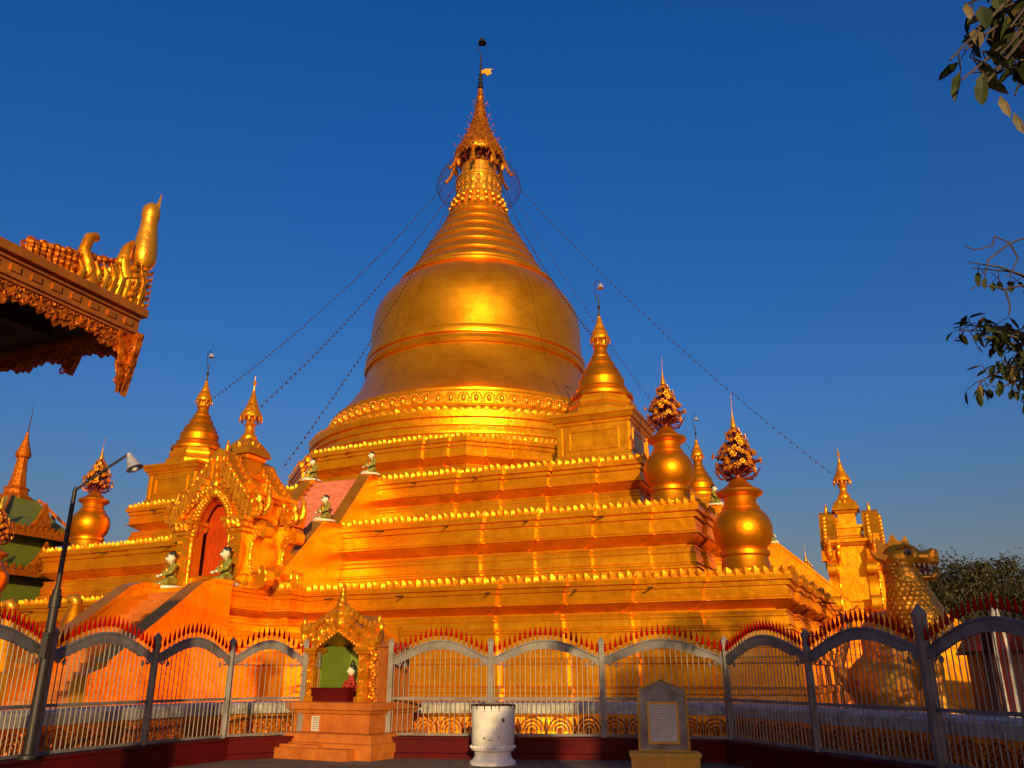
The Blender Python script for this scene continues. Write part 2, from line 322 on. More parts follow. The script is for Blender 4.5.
for ti, (c, br, d, z0, z1) in enumerate(terr):
    poly = redent(c - .3, br, d)
    pf = wall_prof(z0, z1) if ti else [(.98,0),(.98,.35),(.86,.45),(.84,1.0),(.92,1.05),(.92,1.2),(.70,1.3),(.66,2.05),(.74,2.1),(.74,2.25),(.58,2.3),(.56,2.58)] + wall_prof(2.6, z1)
    t = G().sweep(poly, pf).build('terrace', 'gold', st, 20)
    op_ = offpoly(poly, .58)
    for kq in range(4):                          # one run of leaves from stair to stair round each corner
        n4 = len(op_)//4; run = [op_[(kq*n4 + j) % len(op_)] for j in range(n4)]
        fc, lc = run[0], run[-1]; ax_ = abs(fc[0]) < abs(fc[1])
        first = (math.copysign(2.0, fc[0]), fc[1]) if ax_ else (fc[0], math.copysign(2.0, fc[1]))
        last = (lc[0], math.copysign(2.0, lc[1])) if ax_ else (math.copysign(2.0, lc[0]), lc[1])
        crest([first] + run + [last], z1 - .01, .34, .33, closed=False).build('cresting', 'crest', t, 40)
    k = 0
    for side in range(2):
        for e_ in [-14, -9, -4.5, 4.5, 8, 12, 15.5, 18.5]:
            if abs(e_) > c - 1: continue
            nb = sum(1 for b in br if b < abs(e_))
            yy = -(c - .3 + (len(br) - nb)*d + .55)
            g = G().tube([(e_, yy + .1, z1 - .30), (e_ - random.uniform(-.1, .25), yy - .62, z1 - .38)], .035, 6)
            if side: g.xf(Matrix.Rotation(PI/2, 4, 'Z'))
            g.build('drain_spout', 'rust', t, 40)
# octagonal terrace
def octa(rc, n=8, a0=-PI/2 - R(22.5)): return [(rc*math.cos(a0 + 2*PI*k/n), rc*math.sin(a0 + 2*PI*k/n)) for k in range(n)]
def octa_redent(rc, d):
    P = octa(rc); out = []
    for i in range(8):
        a = Vector(P[i]); b = Vector(P[(i+1) % 8]); u = (b - a).normalized(); nn = Vector((u.y, -u.x)); L = (b - a).length
        out.append(tuple(a))
        for tt, o0, o1 in [(.14, 0, d), (.30, d, 2*d), (.70, 2*d, d), (.86, d, 0)]:
            p = a + u*L*tt; out += [tuple(p + nn*o0), tuple(p + nn*o1)]
    return out
op = octa_redent(13.55, .14)
t = G().sweep(op, wall_prof(11.6, 14.9, .9)).build('octagonal_terrace', 'gold', st, 20)
crest(offpoly(op, .52), 14.89, .34, .31).build('cresting', 'crest', t, 40)
# round drum
circ = [(12.0*math.cos(2*PI*k/120), 12.0*math.sin(2*PI*k/120)) for k in range(120)]
prof = [(12.75,14.85),(12.75,15.15),(12.5,15.2),(12.45,15.6),(12.6,15.62),(12.6,15.75),(12.25,15.8),(12.2,16.2),(12.35,16.22),(12.35,16.35),(12.0,16.4),(12.0,16.75),(12.2,16.8),(12.25,17.15),(12.1,17.18),(11.2,17.2)]
t = G().lathe(prof, 144).build('round_drum', 'gold', st, 20)
crest([(12.12*math.cos(-2*PI*k/72*-1), 12.12*math.sin(2*PI*k/72)) for k in range(72)], 17.15, .5, .32).build('cresting', 'crest', t, 40)
t = G().lathe([(11.6,17.15),(11.55,17.5),(11.25,17.55),(11.15,17.75),(11.0,17.8),(10.9,18.0),(10.95,18.05),(10.9,18.9),(10.75,19.05)], 144).build('bell_plinth', 'gold', st, 20)
g = G()
for k in range(84):                         # arched lotus panels round the foot of the bell
    a = 2*PI*k/84; n_ = (math.cos(a), math.sin(a)); tt = Vector((-n_[1], n_[0], 0))
    for i in range(7):
        b = PI*i/6; 
        p = Vector((10.97*n_[0], 10.97*n_[1], 18.42)) + tt*(.33*math.cos(b)) + Vector((0,0,.36*math.sin(b)))
        g.ell(p, (.075,.075,.075), 6, 4)
    g.ell((10.93*n_[0], 10.93*n_[1], 18.42), (.17,.17,.26), 7, 5)
    for sgn in (-1, 1):
        p = Vector((10.97*n_[0], 10.97*n_[1], 18.25)) + tt*.33*sgn; g.ell(p, (.07,.07,.2), 6, 4)
g.build('lotus_band', 'bright', t, 60)
bell = [(10.75,19.02),(10.78,19.2),(10.4,19.5),(9.9,20.1),(9.4,20.8),(8.98,21.5),(8.68,22.2),(8.48,22.9),(8.40,23.3),(8.56,23.35),(8.66,23.6),(8.58,23.85),(8.36,23.9),(8.34,24.05),(8.54,24.1),(8.58,24.4),(8.50,24.65),(8.32,24.7),
        (8.3,25.2),(8.28,26.0),(8.25,26.8),(8.2,27.5),(8.12,28.1),(7.95,28.65),(7.65,29.2),(7.25,29.75),(6.78,30.3),(6.36,30.72),(6.26,30.82),(6.42,30.87),(6.42,31.04),(6.02,31.12),(5.98,31.2),(6.06,31.24),(6.0,31.36)]
t = G().lathe(bell, 144).build('bell', 'bell', st, 28)
cone = [(5.95,31.3)]
rs = [(5.75,31.45),(5.22,32.4),(4.68,33.45),(4.15,34.45),(3.6,35.45),(3.1,36.4),(2.68,37.3)]
for i, (r, z) in enumerate(rs):
    h = 0.95 if i < 6 else .8
    cone += [(r, z), (r+.07, z+.06), (r+.07, z+.18), (r-.05, z+.24), (r-.20, z+.52), (r-.22, z+.54), (r-.34, z+h-.15)]
cone += [(2.3,38.1),(2.2,38.4)]
G().lathe(cone, 96).build('ringed_spire', 'bell', st, 28)
nk = G().lathe([(2.2,38.35),(2.3,38.6),(2.05,38.8),(1.95,39.3),(2.15,39.4),(2.1,39.6),(1.9,39.7),(1.85,40.2),(1.92,41.2),(2.0,41.25),(2.0,41.4),(1.5,41.45),(1.48,41.6),(1.54,41.65),(1.5,42.7),(1.56,42.75),(1.3,42.9),(.8,43.8)], 48)
g = nk
for k in range(22):
    a = 2*PI*k/22; n_ = (math.cos(a), math.sin(a))
    petal(g, (1.86*n_[0], 1.86*n_[1], 39.75), n_, .46, .72, .02, .10); petal(g, (1.90*n_[0], 1.90*n_[1], 40.45), n_, .46, .72, .02, .10)
    g.ell((2.2*n_[0], 2.2*n_[1], 39.15), (.2,.2,.2), 8, 5); g.ell((2.38*n_[0], 2.38*n_[1], 38.55), (.18,.18,.18), 8, 5)
nk = nk.build('lotus_neck', 'bright', st, 35)
# umbrella crown (hti)
ht = G()
ht.lathe([(1.75,43.75),(2.06,43.72),(2.12,43.9),(2.10,44.25),(1.98,44.35),(1.94,44.6),(1.80,44.72),(1.74,44.95),(1.52,45.35),(1.46,45.6),(1.24,45.95),(1.20,46.2),(1.02,46.5),(.98,46.75),(.84,47.1),(.82,47.35),(.68,47.7),(.66,47.95),(.56,48.3),(.53,48.6),(.42,49.1),(.40,49.4),(.30,49.9),(.36,50.1),(.26,50.4),(.30,50.6),(.16,51.1)], 40, cap=False)
ht.lathe([(1.75,43.8),(1.5,44.6),(1.1,45.6),(.3,48)], 24, cap=False)
g = G()
rows = [(2.14,44.0),(1.97,44.5),(1.76,44.88),(1.50,45.45),(1.23,46.05),(1.0,46.6),(.84,47.2),(.68,47.8),(.55,48.4),(.42,49.2)]
for r, z in rows:
    n = max(8, int(r*13)); 
    for k in range(n):
        a = 2*PI*(k + .3*(z % 1))/n; g.ell((r*math.cos(a), r*math.sin(a), z), (.075,.075,.11), 6, 4)
n = 30
for k in range(n):
    a = 2*PI*k/n; g.ell((2.05*math.cos(a), 2.05*math.sin(a), 43.62), (.12,.12,.2), 6, 4)
for r, z in rows[1::2]:
    for k in range(9):
        a = 2*PI*(k + .5*(r > 1))/9; g.tube([(r*math.cos(a), r*math.sin(a), z), ((r+.28)*math.cos(a), (r+.28)*math.sin(a), z+.3)], .02, 4); g.ell(((r+.3)*math.cos(a), (r+.3)*math.sin(a), z+.33), (.055,.055,.11), 5, 4)
h_ = ht.join(g).build('umbrella_crown', 'lattice', st, 35)
g = G()
for k in range(8):                          # gilt brackets that flare out under the crown
    a = 2*PI*k/8 + .2; c_, s_ = math.cos(a), math.sin(a)
    g.tube([(r*c_, r*s_, z) for r, z in [(1.9,43.7),(2.25,43.1),(2.5,42.3),(2.9,41.75),(3.1,41.95)]], [.12,.14,.12,.15,.06], 6)
    g.ell((2.05*c_, 2.05*s_, 42.7), (.2,.2,.45), 7, 5)
    g.build('crown_bracket', 'ornate', h_, 60); g = G()
g = G()
for k in range(56):
    a = 2*PI*k/56; c_, s_ = math.cos(a), math.sin(a)
    g.tube([(r*c_, r*s_, z) for r, z in [(1.75,43.4),(2.5,43.0),(3.2,42.0),(3.6,40.9),(3.3,40.1),(2.6,39.6)]], .011, 4)
for r, z in [(3.2,42.0),(3.6,40.9),(3.3,40.1),(2.6,39.6),(3.5,41.4),(3.55,40.5)]:
    g.tube([(r*math.cos(2*PI*k/48), r*math.sin(2*PI*k/48), z) for k in range(49)], .013, 4)
g.build('wire_canopy', 'rust', h_, 60)
g = G()
for k in range(16):
    a = 2*PI*k/16; g.tube([(1.4*math.cos(a), 1.4*math.sin(a), 42.7), (1.9*math.cos(a+.15), 1.9*math.sin(a+.15), 43.6)], .06, 5)
    g.ell((1.75*math.cos(a), 1.75*math.sin(a), 43.2), (.12,.12,.2), 6, 4)
g.build('crown_struts', 'garnet', h_, 50)
fn = G().tube([(0,0,51.0),(0,0,53.5),(.05,0,55.2)], [.13,.09,.04], 8)
for z, r in [(51.3,.30),(51.75,.26),(52.2,.22),(52.6,.2),(53.4,.14),(54.3,.12)]: fn.lathe([(.05,z-.25),(r,z),(.05,z+.25)], 10)
fn.tube([(.05,0,55.0),(-.25,0,55.4),(-.25,0,56.6),(.1,0,56.8)], .035, 5)
fn = fn.build('finial_rod', 'iron', st, 40)
vv = G().prism([(0,52.7),(.35,52.85),(.6,52.55),(1.0,52.75),(.85,53.1),(1.1,53.25),(.5,53.3),(.2,53.15),(0,53.1)], 'y', -.04, .04)
vv.build('gilt_vane', 'bright', fn, 0, rz=PHI)
G().lathe([(.04,.55),(.2,.5),(.3,.25),(.38,0),(.3,0.02)], 12, (.12,0,56.1)).ell((.12,0,56.05), (.1,.1,.12), 8, 5).build('top_bell', 'iron', fn, 40)

for o_ in st.children:
    if o_.name.split('.')[0] in ('round_drum','bell_plinth','bell','ringed_spire','lotus_neck','umbrella_crown','finial_rod'): o_.location.x = -.26

# ------------------------------------------------------------------ corner stupas
def corner_stupa(label, e_, w_):
    t = thing('corner_stupa', label, 'stupa', PF(e_, w_, 11.62), ROT, 'small stupas on the terrace corners', 1.04)
    sq = lambda q: [(-q,-q),(q,-q),(q,q),(-q,q)]
    b = G().sweep(sq(1.85), [(.22,-.01),(.22,.35),(.12,.42),(.08,.6),(0,.62),(0,2.15),(.08,2.17),(.1,2.3),(.2,2.34),(.28,2.55),(.36,2.58),(.36,2.75),(0.1,2.78),(.1,2.8)]).build('pedestal', 'gold', t, 20)
    fr = G()
    for k in range(4):
        q = G(); 
        for x0, x1, z0, z1 in [(-1.3,1.3,.85,.97),(-1.3,1.3,1.8,1.92),(-1.3,-1.18,.97,1.8),(1.18,1.3,.97,1.8)]: q.box(x0, x1, -1.90, -1.82, z0, z1)
        q.box(-1.8,-1.6,-1.90,-1.82,.7,2.1); q.box(1.6,1.8,-1.90,-1.82,.7,2.1)
        fr.join(q.xf(Matrix.Rotation(k*PI/2, 4, 'Z')))
    fr.build('panel_frame', 'gold', b, 0)
    a0 = PI/8
    G().lathe([(1.95,2.78),(1.95,3.1),(1.8,3.2),(1.72,3.4),(1.78,3.45),(1.78,3.62),(1.6,3.7),(1.55,3.95)], 8, a0=a0).build('octagonal_base', 'gold', t, 20)
    G().lathe([(1.62,3.93),(1.62,4.1),(1.45,4.2),(1.32,4.35),(1.36,4.42),(1.3,4.5),(1.2,4.55),(1.17,4.9),(1.2,5.0),(1.1,5.08),(1.04,5.3),(.92,5.55),(.76,5.75),(.72,5.84),(.75,5.9),(.62,6.05),(.52,6.25),(.54,6.32),(.42,6.45),(.36,6.7),(.33,6.8),(.4,6.9),(.32,7.0),(.3,7.25)], 40).build('bell', 'urn', t, 30)
    cr2 = G().lathe([(.27,7.2),(.3,7.3),(.5,7.33),(.52,7.45),(.4,7.7),(.42,7.75),(.28,8.0),(.29,8.05),(.17,8.3),(.1,8.7)], 20)
    for k in range(12):
        a = 2*PI*k/12; cr2.ell((.52*math.cos(a), .52*math.sin(a), 7.22), (.05,.05,.13), 5, 4)
    for k in range(10):
        a = 2*PI*k/10; petal(cr2, (.3*math.cos(a), .3*math.sin(a), 6.95), (math.cos(a), math.sin(a)), .2, .3, .08, .06)
    cr2.build('umbrella_crown', 'ornate', t, 40)
    rd = G().tube([(0,0,8.6),(0,0,10.0)], [.06,.03], 6).tube([(0,0,9.6),(-.16,0,9.7),(-.2,0,10.75),(.05,0,10.9),(.14,0,10.7)], .022, 5)
    rd.lathe([(.03,9.1),(.1,9.25),(.03,9.4)], 8)
    rd = rd.build('finial_rod', 'iron', t, 40)
    G().lathe([(.03,.3),(.1,.25),(.17,.05),(.2,0)], 10, (.14,0,10.38)).build('wind_bell', 'steel', rd, 40)
    return t
s0 = corner_stupa('small golden stupa on square pedestal, right of the great bell and nearest to the camera', 14, 14)
dup(s0, 'small golden stupa on square pedestal, above the left porch roof', PF(-14, 14, 11.62))
dup(s0, 'small golden stupa seen mostly hidden behind the two big urns at right', PF(14, -14, 11.62))
# small stupa hidden at the far left corner would not be seen

# ------------------------------------------------------------------ flower urns
def urn(label, e_, w_, z):
    t = thing('flower_urn', label, 'urn', PF(e_, w_, z), ROT, 'golden urns with flower bouquets on the terrace corners')
    G().lathe([(1.15,-.26),(1.15,-.02),(1.0,-.01),(1.0,.12),(.94,.2),(.86,.62),(.94,.7),(.94,.85),(.84,.9),(.86,.95),(1.02,1.15),(1.13,1.5),(1.14,1.8),(1.05,2.1),(.86,2.38),(.73,2.48),(.75,2.55),(.67,2.62),(.61,2.8),(.65,2.95),(.85,3.05),(.91,3.14),(.88,3.22),(.6,3.36),(.36,3.6),(.25,3.75)], 56).build('pot', 'urn', t, 32)
    st_ = G().tube([(0,0,3.9),(0,0,6.3)], [.12,.05], 8); bl = G(); rnd = random.Random(3)
    tiers = [(.70,4.34,13),(.88,4.52,16),(.84,4.78,15),(.72,5.0,14),(.60,5.2,12),(.49,5.42,10),(.38,5.62,9),(.28,5.82,6),(.17,6.0,4)]
    for r, z_, n in tiers:
        for k in range(n):
            a = 2*PI*(k + rnd.random()*.35)/n; rr = r*rnd.uniform(.72, 1.12); zz = z_ + rnd.uniform(-.14, .14)
            c = Vector((rr*math.cos(a), rr*math.sin(a), zz)); nrm = Vector((math.cos(a), math.sin(a), rnd.uniform(-.1, .5))).normalized()
            st_.tube([(0,0,zz-.35), tuple(c*.6 + Vector((0,0,zz*.4-.12))), tuple(c)], .03, 4); st_.ell(c*.72 + Vector((0,0,zz*.28)), (.09,.09,.09), 5, 3)
            qt = nrm.to_track_quat('Z', 'Y').to_matrix(); s_ = rnd.uniform(.09, .14)
            bl.ell(c, (s_*.5, s_*.5, s_*.5), 6, 4)
            for j in range(6):
                b = 2*PI*j/6; o = qt @ Vector((math.cos(b)*s_*.75, math.sin(b)*s_*.75, .02))
                bl.ell(c + o, (s_*.42, s_*.42, s_*.2), 5, 3, rot=qt)
    for k in range(8):
        a = 2*PI*k/8; st_.tube([(.2*math.cos(a), .2*math.sin(a), 3.98), (.7*math.cos(a), .7*math.sin(a), 4.05), (.92*math.cos(a), .92*math.sin(a), 4.4)], [.03,.05,.02], 5)
    st_.build('flower_stems', 'garnet', t, 50, loc=(0,0,-.25)); bl.build('blossoms', 'ornate', t, 60, loc=(0,0,-.25))
    G().lathe([(.05,6.05),(.13,6.12),(.12,6.22),(.08,6.4),(.04,6.6),(.02,6.8)], 12).tube([(0,0,6.8),(.02,0,7.55)], [.02,.01], 5).build('bouquet_finial', 'bright', t, 40, loc=(0,0,-.25))
    return t
u0 = urn('golden urn with jewelled flower bouquet on lowest terrace corner, largest of the urns', 21.75, 21.75, 5.34)
dup(u0, 'golden urn with jewelled bouquet on the second terrace, just right of the small stupa', PF(18.25, 18.25, 8.82))
dup(u0, 'golden urn with bouquet on the left terrace corner, behind the street lamp arm', PF(-18.0, 18.0, 8.82))
dup(u0, 'golden urn half cut by the left picture edge below the green roofed shrine', PF(-21.5, 21.5, 5.3))
dup(u0, 'urn bouquet peeping up left of the square gilt porch tower, behind the terrace edge', PF(21.3, -21.3, 5.12))
dup(u0, 'urn whose bouquet tip shows just right of the largest urn, behind the stair wall', PF(18.1, -18.1, 8.62))

# ------------------------------------------------------------------ stairways, porches (front and right side)
def AF(k):                                   # approach frame k: 0 front, 1 right side
    def f(x, wv, z):
        return PF(x, wv, z) if k == 0 else PF(wv, -x, z)
    return f, ROT + k*PI/2
def stairway(label, k):
    f, rz = AF(k)
    t = thing('stairway', label, 'stairs', f(0, 0, 0), rz, 'red stairways with broad gilt side walls')
    steps = G(); n = 16
    for i in range(n):                       # lower flight, from the landing down to the court
        w0 = 28.1 + i*.42; z = 5.2 - (i+1)*.31
        steps.box(-1.55, 1.55, -(w0+.42), -(w0-.02), 0.02, z)
    steps.build('lower_steps', 'wash', t, 0)
    up = G(); m = 22
    for i in range(m):
        w0 = 24.2 - i*.29; z = 5.12 + (i+1)*.297
        if w0 < 17.5: break
        up.box(-1.5, 1.5, -w0, -17.0, max(5.0, z-.31), z)
    up.build('upper_steps', 'stair', t, 0)
    for s_ in (-1, 1):
        x0, x1 = (1.56, 2.2) if s_ > 0 else (-2.2, -1.56); zf, wf = (8.6, 22.0) if k == 0 else (9.15, 21.3)
        lo = G().prism([(-27.86,0.02),(-34.2,0.02),(-34.2,1.7),(-33.5,1.95),(-29.5,4.95),(-28.9,5.15),(-27.86,5.15)], 'x', x0, x1)
        lo = lo.build('side_wall', 'gold', t, 0)
        G().prism([(-33.55,2.08),(-29.52,5.10),(-28.9,5.30),(-27.87,5.30),(-27.87,5.15),(-28.9,5.15),(-29.5,4.95),(-33.5,1.95)], 'x', x0-.06, x1+.06).build('coping', 'gold', lo, 0)
        a = G().prism([(-19.0,5.0),(-24.9,5.0),(-24.9,5.75),(-wf,zf-.03),(-20.2,zf),(-19.0,zf)], 'x', x0, x1).build('side_wall', 'gold', t, 0)
        b = G().prism([(-16.2,8.5),(-20.7,8.5),(-20.7,zf),(-18.1,11.75),(-17.2,11.75),(-16.2,11.75)], 'x', x0+.003*s_, x1+.003*s_).build('side_wall', 'gold', t, 0)
        G().prism([(-24.95,5.88),(-wf-.03,zf+.11),(-20.2,zf+.14),(-19.5,zf+.14),(-19.5,zf),(-20.2,zf),(-wf,zf-.03),(-24.9,5.75)], 'x', x0-.06, x1+.06).build('coping', 'gold', a, 0)
        G().prism([(-20.75,zf+.14),(-18.12,11.88),(-17.1,11.88),(-17.1,11.75),(-18.1,11.75),(-20.7,zf)], 'x', x0-.05, x1+.05).build('coping', 'gold', b, 0)
    return t
stairway('golden walled stairway climbing the front terraces behind the arched porch, with red steps', 0)
stairway('golden stairway on the right side whose sloping walls are seen edge on', 1)

def chaikin(p, it=3):
    for _ in range(it):
        q = []; n = len(p)
        for i in range(n):
            a, b = p[i], p[(i+1) % n]; q += [(a[0]*.75+b[0]*.25, a[1]*.75+b[1]*.25), (a[0]*.25+b[0]*.75, a[1]*.25+b[1]*.75)]
        p = q
    return p
def scroll(g, c, r, turns=1.4, th=.07, ax='y', d=1, a0=0, n=18):     # a gilt volute
    pts = []
    for i in range(n+1):
        t = i/n; a = a0 + d*2*PI*turns*t; rr = r*(1 - .82*t)
        p = (c[0] + rr*math.cos(a), c[1], c[2] + rr*math.sin(a)) if ax == 'y' else (c[0], c[1] + rr*math.cos(a), c[2] + rr*math.sin(a))
        pts.append(p)
    g.tube(pts, [th*(1 - .45*i/n) for i in range(n+1)], 5); return g

def arch_pts(hw, z0, zs, za, n=12, scal=0):  # ogee arch from left foot over the apex to right foot
    L = [(-hw, z0), (-hw, zs)]
    for i in range(1, n):
        t = i/n; c_ = math.cos(t*PI/2); L.append((-hw*(.88*c_**.9 + .12*(1-t)), zs + (za - zs)*(.86*math.sin(t*PI/2) + .14*t**7)))
    return L + [(0, za)] + [(-x, z) for x, z in L[::-1]]

def porch(label, k):
    f, rz = AF(k)
    W0 = 25.3
    t = thing('entrance_porch', label, 'porch', f(0, W0, 0), rz, 'gilt entrance porches on the stair landings')
    Y = lambda wv: -(wv - W0)
    # moulded platform under the porch
    pl = [(-3.0, Y(25.1)), (-1.9, Y(25.1)), (-1.9, Y(27.85)), (1.9, Y(27.85)), (1.9, Y(25.1)), (3.0, Y(25.1)), (3.0, Y(22.4)), (-3.0, Y(22.4))]
    p = G().sweep(pl, [(o*.6 - .3, z) for o, z in [(.98,0),(.98,.35),(.86,.45),(.84,1.0),(.70,1.3),(.66,2.05),(.74,2.1),(.74,2.25),(.56,2.58)] + wall_prof(2.6, 5.14)]).build('platform', 'gold', t, 20)
    crp = offpoly(pl, .08)
    crest([crp[0], crp[1], crp[2]], 5.13, .42, .34, closed=False, skip=lambda x, y: y < Y(27.2)).build('cresting', 'crest', p, 40)
    crest([crp[3], crp[4], crp[5], crp[6]], 5.13, .42, .34, closed=False, skip=lambda x, y: y < Y(27.2)).build('cresting', 'crest', p, 40)
    # hall with arched doorway cut through its front wall
    b = G(); z0 = 5.14
    b.box(-1.75, -1.55, Y(26.6), Y(24.2), z0, 8.9); b.box(1.55, 1.75, Y(26.6), Y(24.2), z0, 8.9); b.box(-1.55, 1.55, Y(24.35), Y(24.2), z0, 8.9)
    b.sweep([(-1.75, Y(26.6)), (1.75, Y(26.6)), (1.75, Y(24.2)), (-1.75, Y(24.2))], [(.0,8.9),(.15,8.95),(.2,9.1),(.3,9.15),(.3,9.3),(.1,9.35),(0,9.4)])
    b.sweep([(-1.75, Y(26.6)), (1.75, Y(26.6)), (1.75, Y(24.2)), (-1.75, Y(24.2))], [(.25,z0),(.25,z0+.5),(.12,z0+.6),(.0,z0+.62)])
    b.build('hall', 'gold', t, 20)
    # front wall pieces either side of the ogee arch
    ar = arch_pts(.96, z0, 7.5, 9.2)
    half = ar[:len(ar)//2 + 1]
    for s_ in (-1, 1):
        poly = [(x*(1 if s_ < 0 else -1), z) for x, z in half] + [(0, 9.6), (s_*1.72, 9.6), (s_*1.72, z0)]
        G().prism(poly, 'y', Y(26.95), Y(26.45)).build('front_wall', 'gold', t, 0)
    G().box(-1.0, 1.0, Y(26.2), Y(26.1), z0, 9.2).build('door', 'door', t, 0)
    # scalloped arch edge
    g = G(); ins = arch_pts(1.03, z0, 7.5, 9.36, 14)
    g.tube([(x, Y(27.0), z) for x, z in ins], .09, 6)
    for i, (x, z) in enumerate(ins[1:-1]):
        g.ell((x*.97, Y(26.98), z-.03), (.15,.2,.15), 8, 6); g.ell((x*1.12, Y(27.04), z+.10), (.12,.14,.12), 7, 5)
    g.build('arch_moulding', 'ornate', t, 60)
    # columns
    for s_ in (-1, 1):
        x = s_*1.42
        c = G().box(x-.33, x+.33, Y(27.12), Y(26.5), z0, 7.45).box(x-.42, x+.42, Y(27.22), Y(26.5), z0, z0+.35).build('column', 'gold', t, 0)
        cg = G().sweep([(x-.33, Y(27.12)), (x+.33, Y(27.12)), (x+.33, Y(26.5)), (x-.33, Y(26.5))], [(0,7.4),(.1,7.5),(.1,7.6),(.2,7.68),(.2,7.85),(.3,7.92),(.3,8.08),(.05,8.1)])
        for j in range(3):
            petal(cg, (x-.25+.25*j, Y(27.3), 7.62), (0,-1), .26, .34, .1, .08)
        cg.build('capital', 'ornate', c, 40)
        g = G()
        for j in range(8): scroll(g, (x + .14*(1 if j % 2 else -1), Y(27.14), z0+.6+j*.24), .12, 1.2, .035, d=(1 if j % 2 else -1))
        g.build('carving', 'ornate', c, 60)
    # flaming pediments front and back
    def pediment(yc, th, name):
        out = [(-2.35,8.05),(-2.15,8.0),(-1.75,8.15),(-1.3,8.75),(-.8,9.2),(0,9.5),(.8,9.2),(1.3,8.75),(1.75,8.15),(2.15,8.0),(2.35,8.05),(2.45,8.6),(2.1,8.75),(1.6,9.35),(1.1,10.0),(.6,10.65),(.35,11.1),(0,11.3),(-.35,11.1),(-.6,10.65),(-1.1,10.0),(-1.6,9.35),(-2.1,8.75),(-2.45,8.6)]
        pd = G().prism(out, 'y', yc - th/2, yc + th/2).build(name, 'gold', t, 0)
        fl = G(); 
        for s_ in (-1, 1):
            for i in range(9):                     # tall flame teeth on the raking edge
                u = i/8.5; x = s_*(2.15 - 1.9*u); zz = 8.6 + 2.2*u**1.05; hh = .75 if i % 2 else .6
                fl.prism([(x-.1*1, zz-.75), (x+.1, zz-.75), (x+.1, zz+.02), (x, zz+.22), (x-.1, zz+.02)], 'y', yc - th/2 - .13, yc - th/2 + .02)
                fl.ell((x, yc - th/2 - .06, zz+.1), (.12,.12,.18), 6, 4)
                fl.ell((x + s_*.08, yc + th*.2, zz+.2), (.10,.12,.2), 6, 4)
            for i in range(7):
                u = i/6.5; x = s_*(1.75 - 1.6*u); zz = 8.2 + 1.25*u**.8 
                scroll(fl, (x, yc - th/2 - .05, zz+.12), .17, 1.3, .055, d=s_)
            for zc, r in [(8.35,.38),(8.75,.26)]: scroll(fl, (s_*2.3, yc - th/2 - .02, zc), r, 1.5, .1, d=-s_, a0=PI/2)
            fl.tube([(s_*2.35, yc, 8.2), (s_*2.65, yc, 8.6), (s_*2.6, yc, 9.1), (s_*2.5, yc, 9.5)], [.2,.18,.12,.03], 7)
        for i in range(5): fl.ell((0, yc - th/2 - .05, 9.25 + .38*i), (.28 - .04*i, .14, .24), 8, 5)
        fl.lathe([(.16,11.0),(.2,11.15),(.1,11.3),(.12,11.4),(.02,11.8)], 10, (0, yc, 0))
        fl.build('flame_carving', 'ornate', pd, 60)
    pediment(Y(26.62), .95, 'front_pediment')
    pediment(Y(24.15), .95, 'back_pediment')
    # S brackets on the sides
    for s_ in (-1, 1):
        for wv in (26.35, 24.2):
            o = chaikin([(1.6,5.1),(1.9,5.1),(2.6,5.1),(2.85,5.35),(2.8,5.85),(2.6,6.05),(2.45,5.9),(2.5,5.7),(2.3,5.55),(2.0,5.75),(1.88,6.3),(1.9,6.9),(2.1,7.3),(2.35,7.35),(2.45,7.2),(2.6,7.3),(2.65,7.65),(2.45,7.95),(2.1,8.1),(1.6,8.2),(1.6,7.6),(1.6,6.0)], 3)
            br_ = G().prism([(s_*x, z) for x, z in o], 'y', Y(wv)-.28, Y(wv)+.28).build('scroll_bracket', 'gold', t, 30)
            g = G(); g.tube([(s_*(x+.02), Y(wv)-.29, z) for x, z in o[6:100]], .05, 5)
            for j in range(11): g.ell((s_*(1.98 + .12*math.cos(j*.6)), Y(wv)-.29, 5.8 + j*.17), (.07,.05,.07), 6, 4)
            g.build('bead_edge', 'ornate', br_, 60)
    # tower and spire
    tw = G().sweep([(-.5,-.5),(.5,-.5),(.5,.5),(-.5,.5)], [(.55,9.35),(.5,9.6),(.3,9.7),(.25,10.1),(.35,10.15),(.35,10.3),(.02,10.35),(0,11.05),(.1,11.1),(.15,11.25),(.0,11.3)])
    tw.sweep([(-.6,-.6),(.6,-.6),(.6,.6),(-.6,.6)], [(.2,11.28),(.12,11.55),(-.05,11.8),(-.3,12.15)])
    tw.build('tower', 'gold', t, 20)
    spz = G().lathe([(.36,12.1),(.38,12.25),(.25,12.4),(.2,12.75),(.28,12.85),(.2,12.95),(.18,13.15),(.5,13.2),(.52,13.32),(.36,13.6),(.24,13.9),(.12,14.3),(.06,14.6)], 18)
    for k_ in range(12):
        a = 2*PI*k_/12; spz.ell((.5*math.cos(a), .5*math.sin(a), 13.1), (.06,.06,.14), 5, 4)
        petal(spz, (.55*math.cos(a), .55*math.sin(a), 11.5), (math.cos(a), math.sin(a)), .28, .4, .1, .08)
    spz.build('spire', 'ornate', t, 40)
    G().tube([(0,0,14.5),(0,0,15.3)], [.04,.015], 6).lathe([(.03,14.8),(.1,14.95),(.03,15.1)], 8).build('finial_rod', 'bright', t, 40)
    return t
porch('ornate gilt porch with red arched doorway at the head of the front stair', 0)
porch('gilt porch seen side on as a square tower between lion and terrace corner at right', 1)

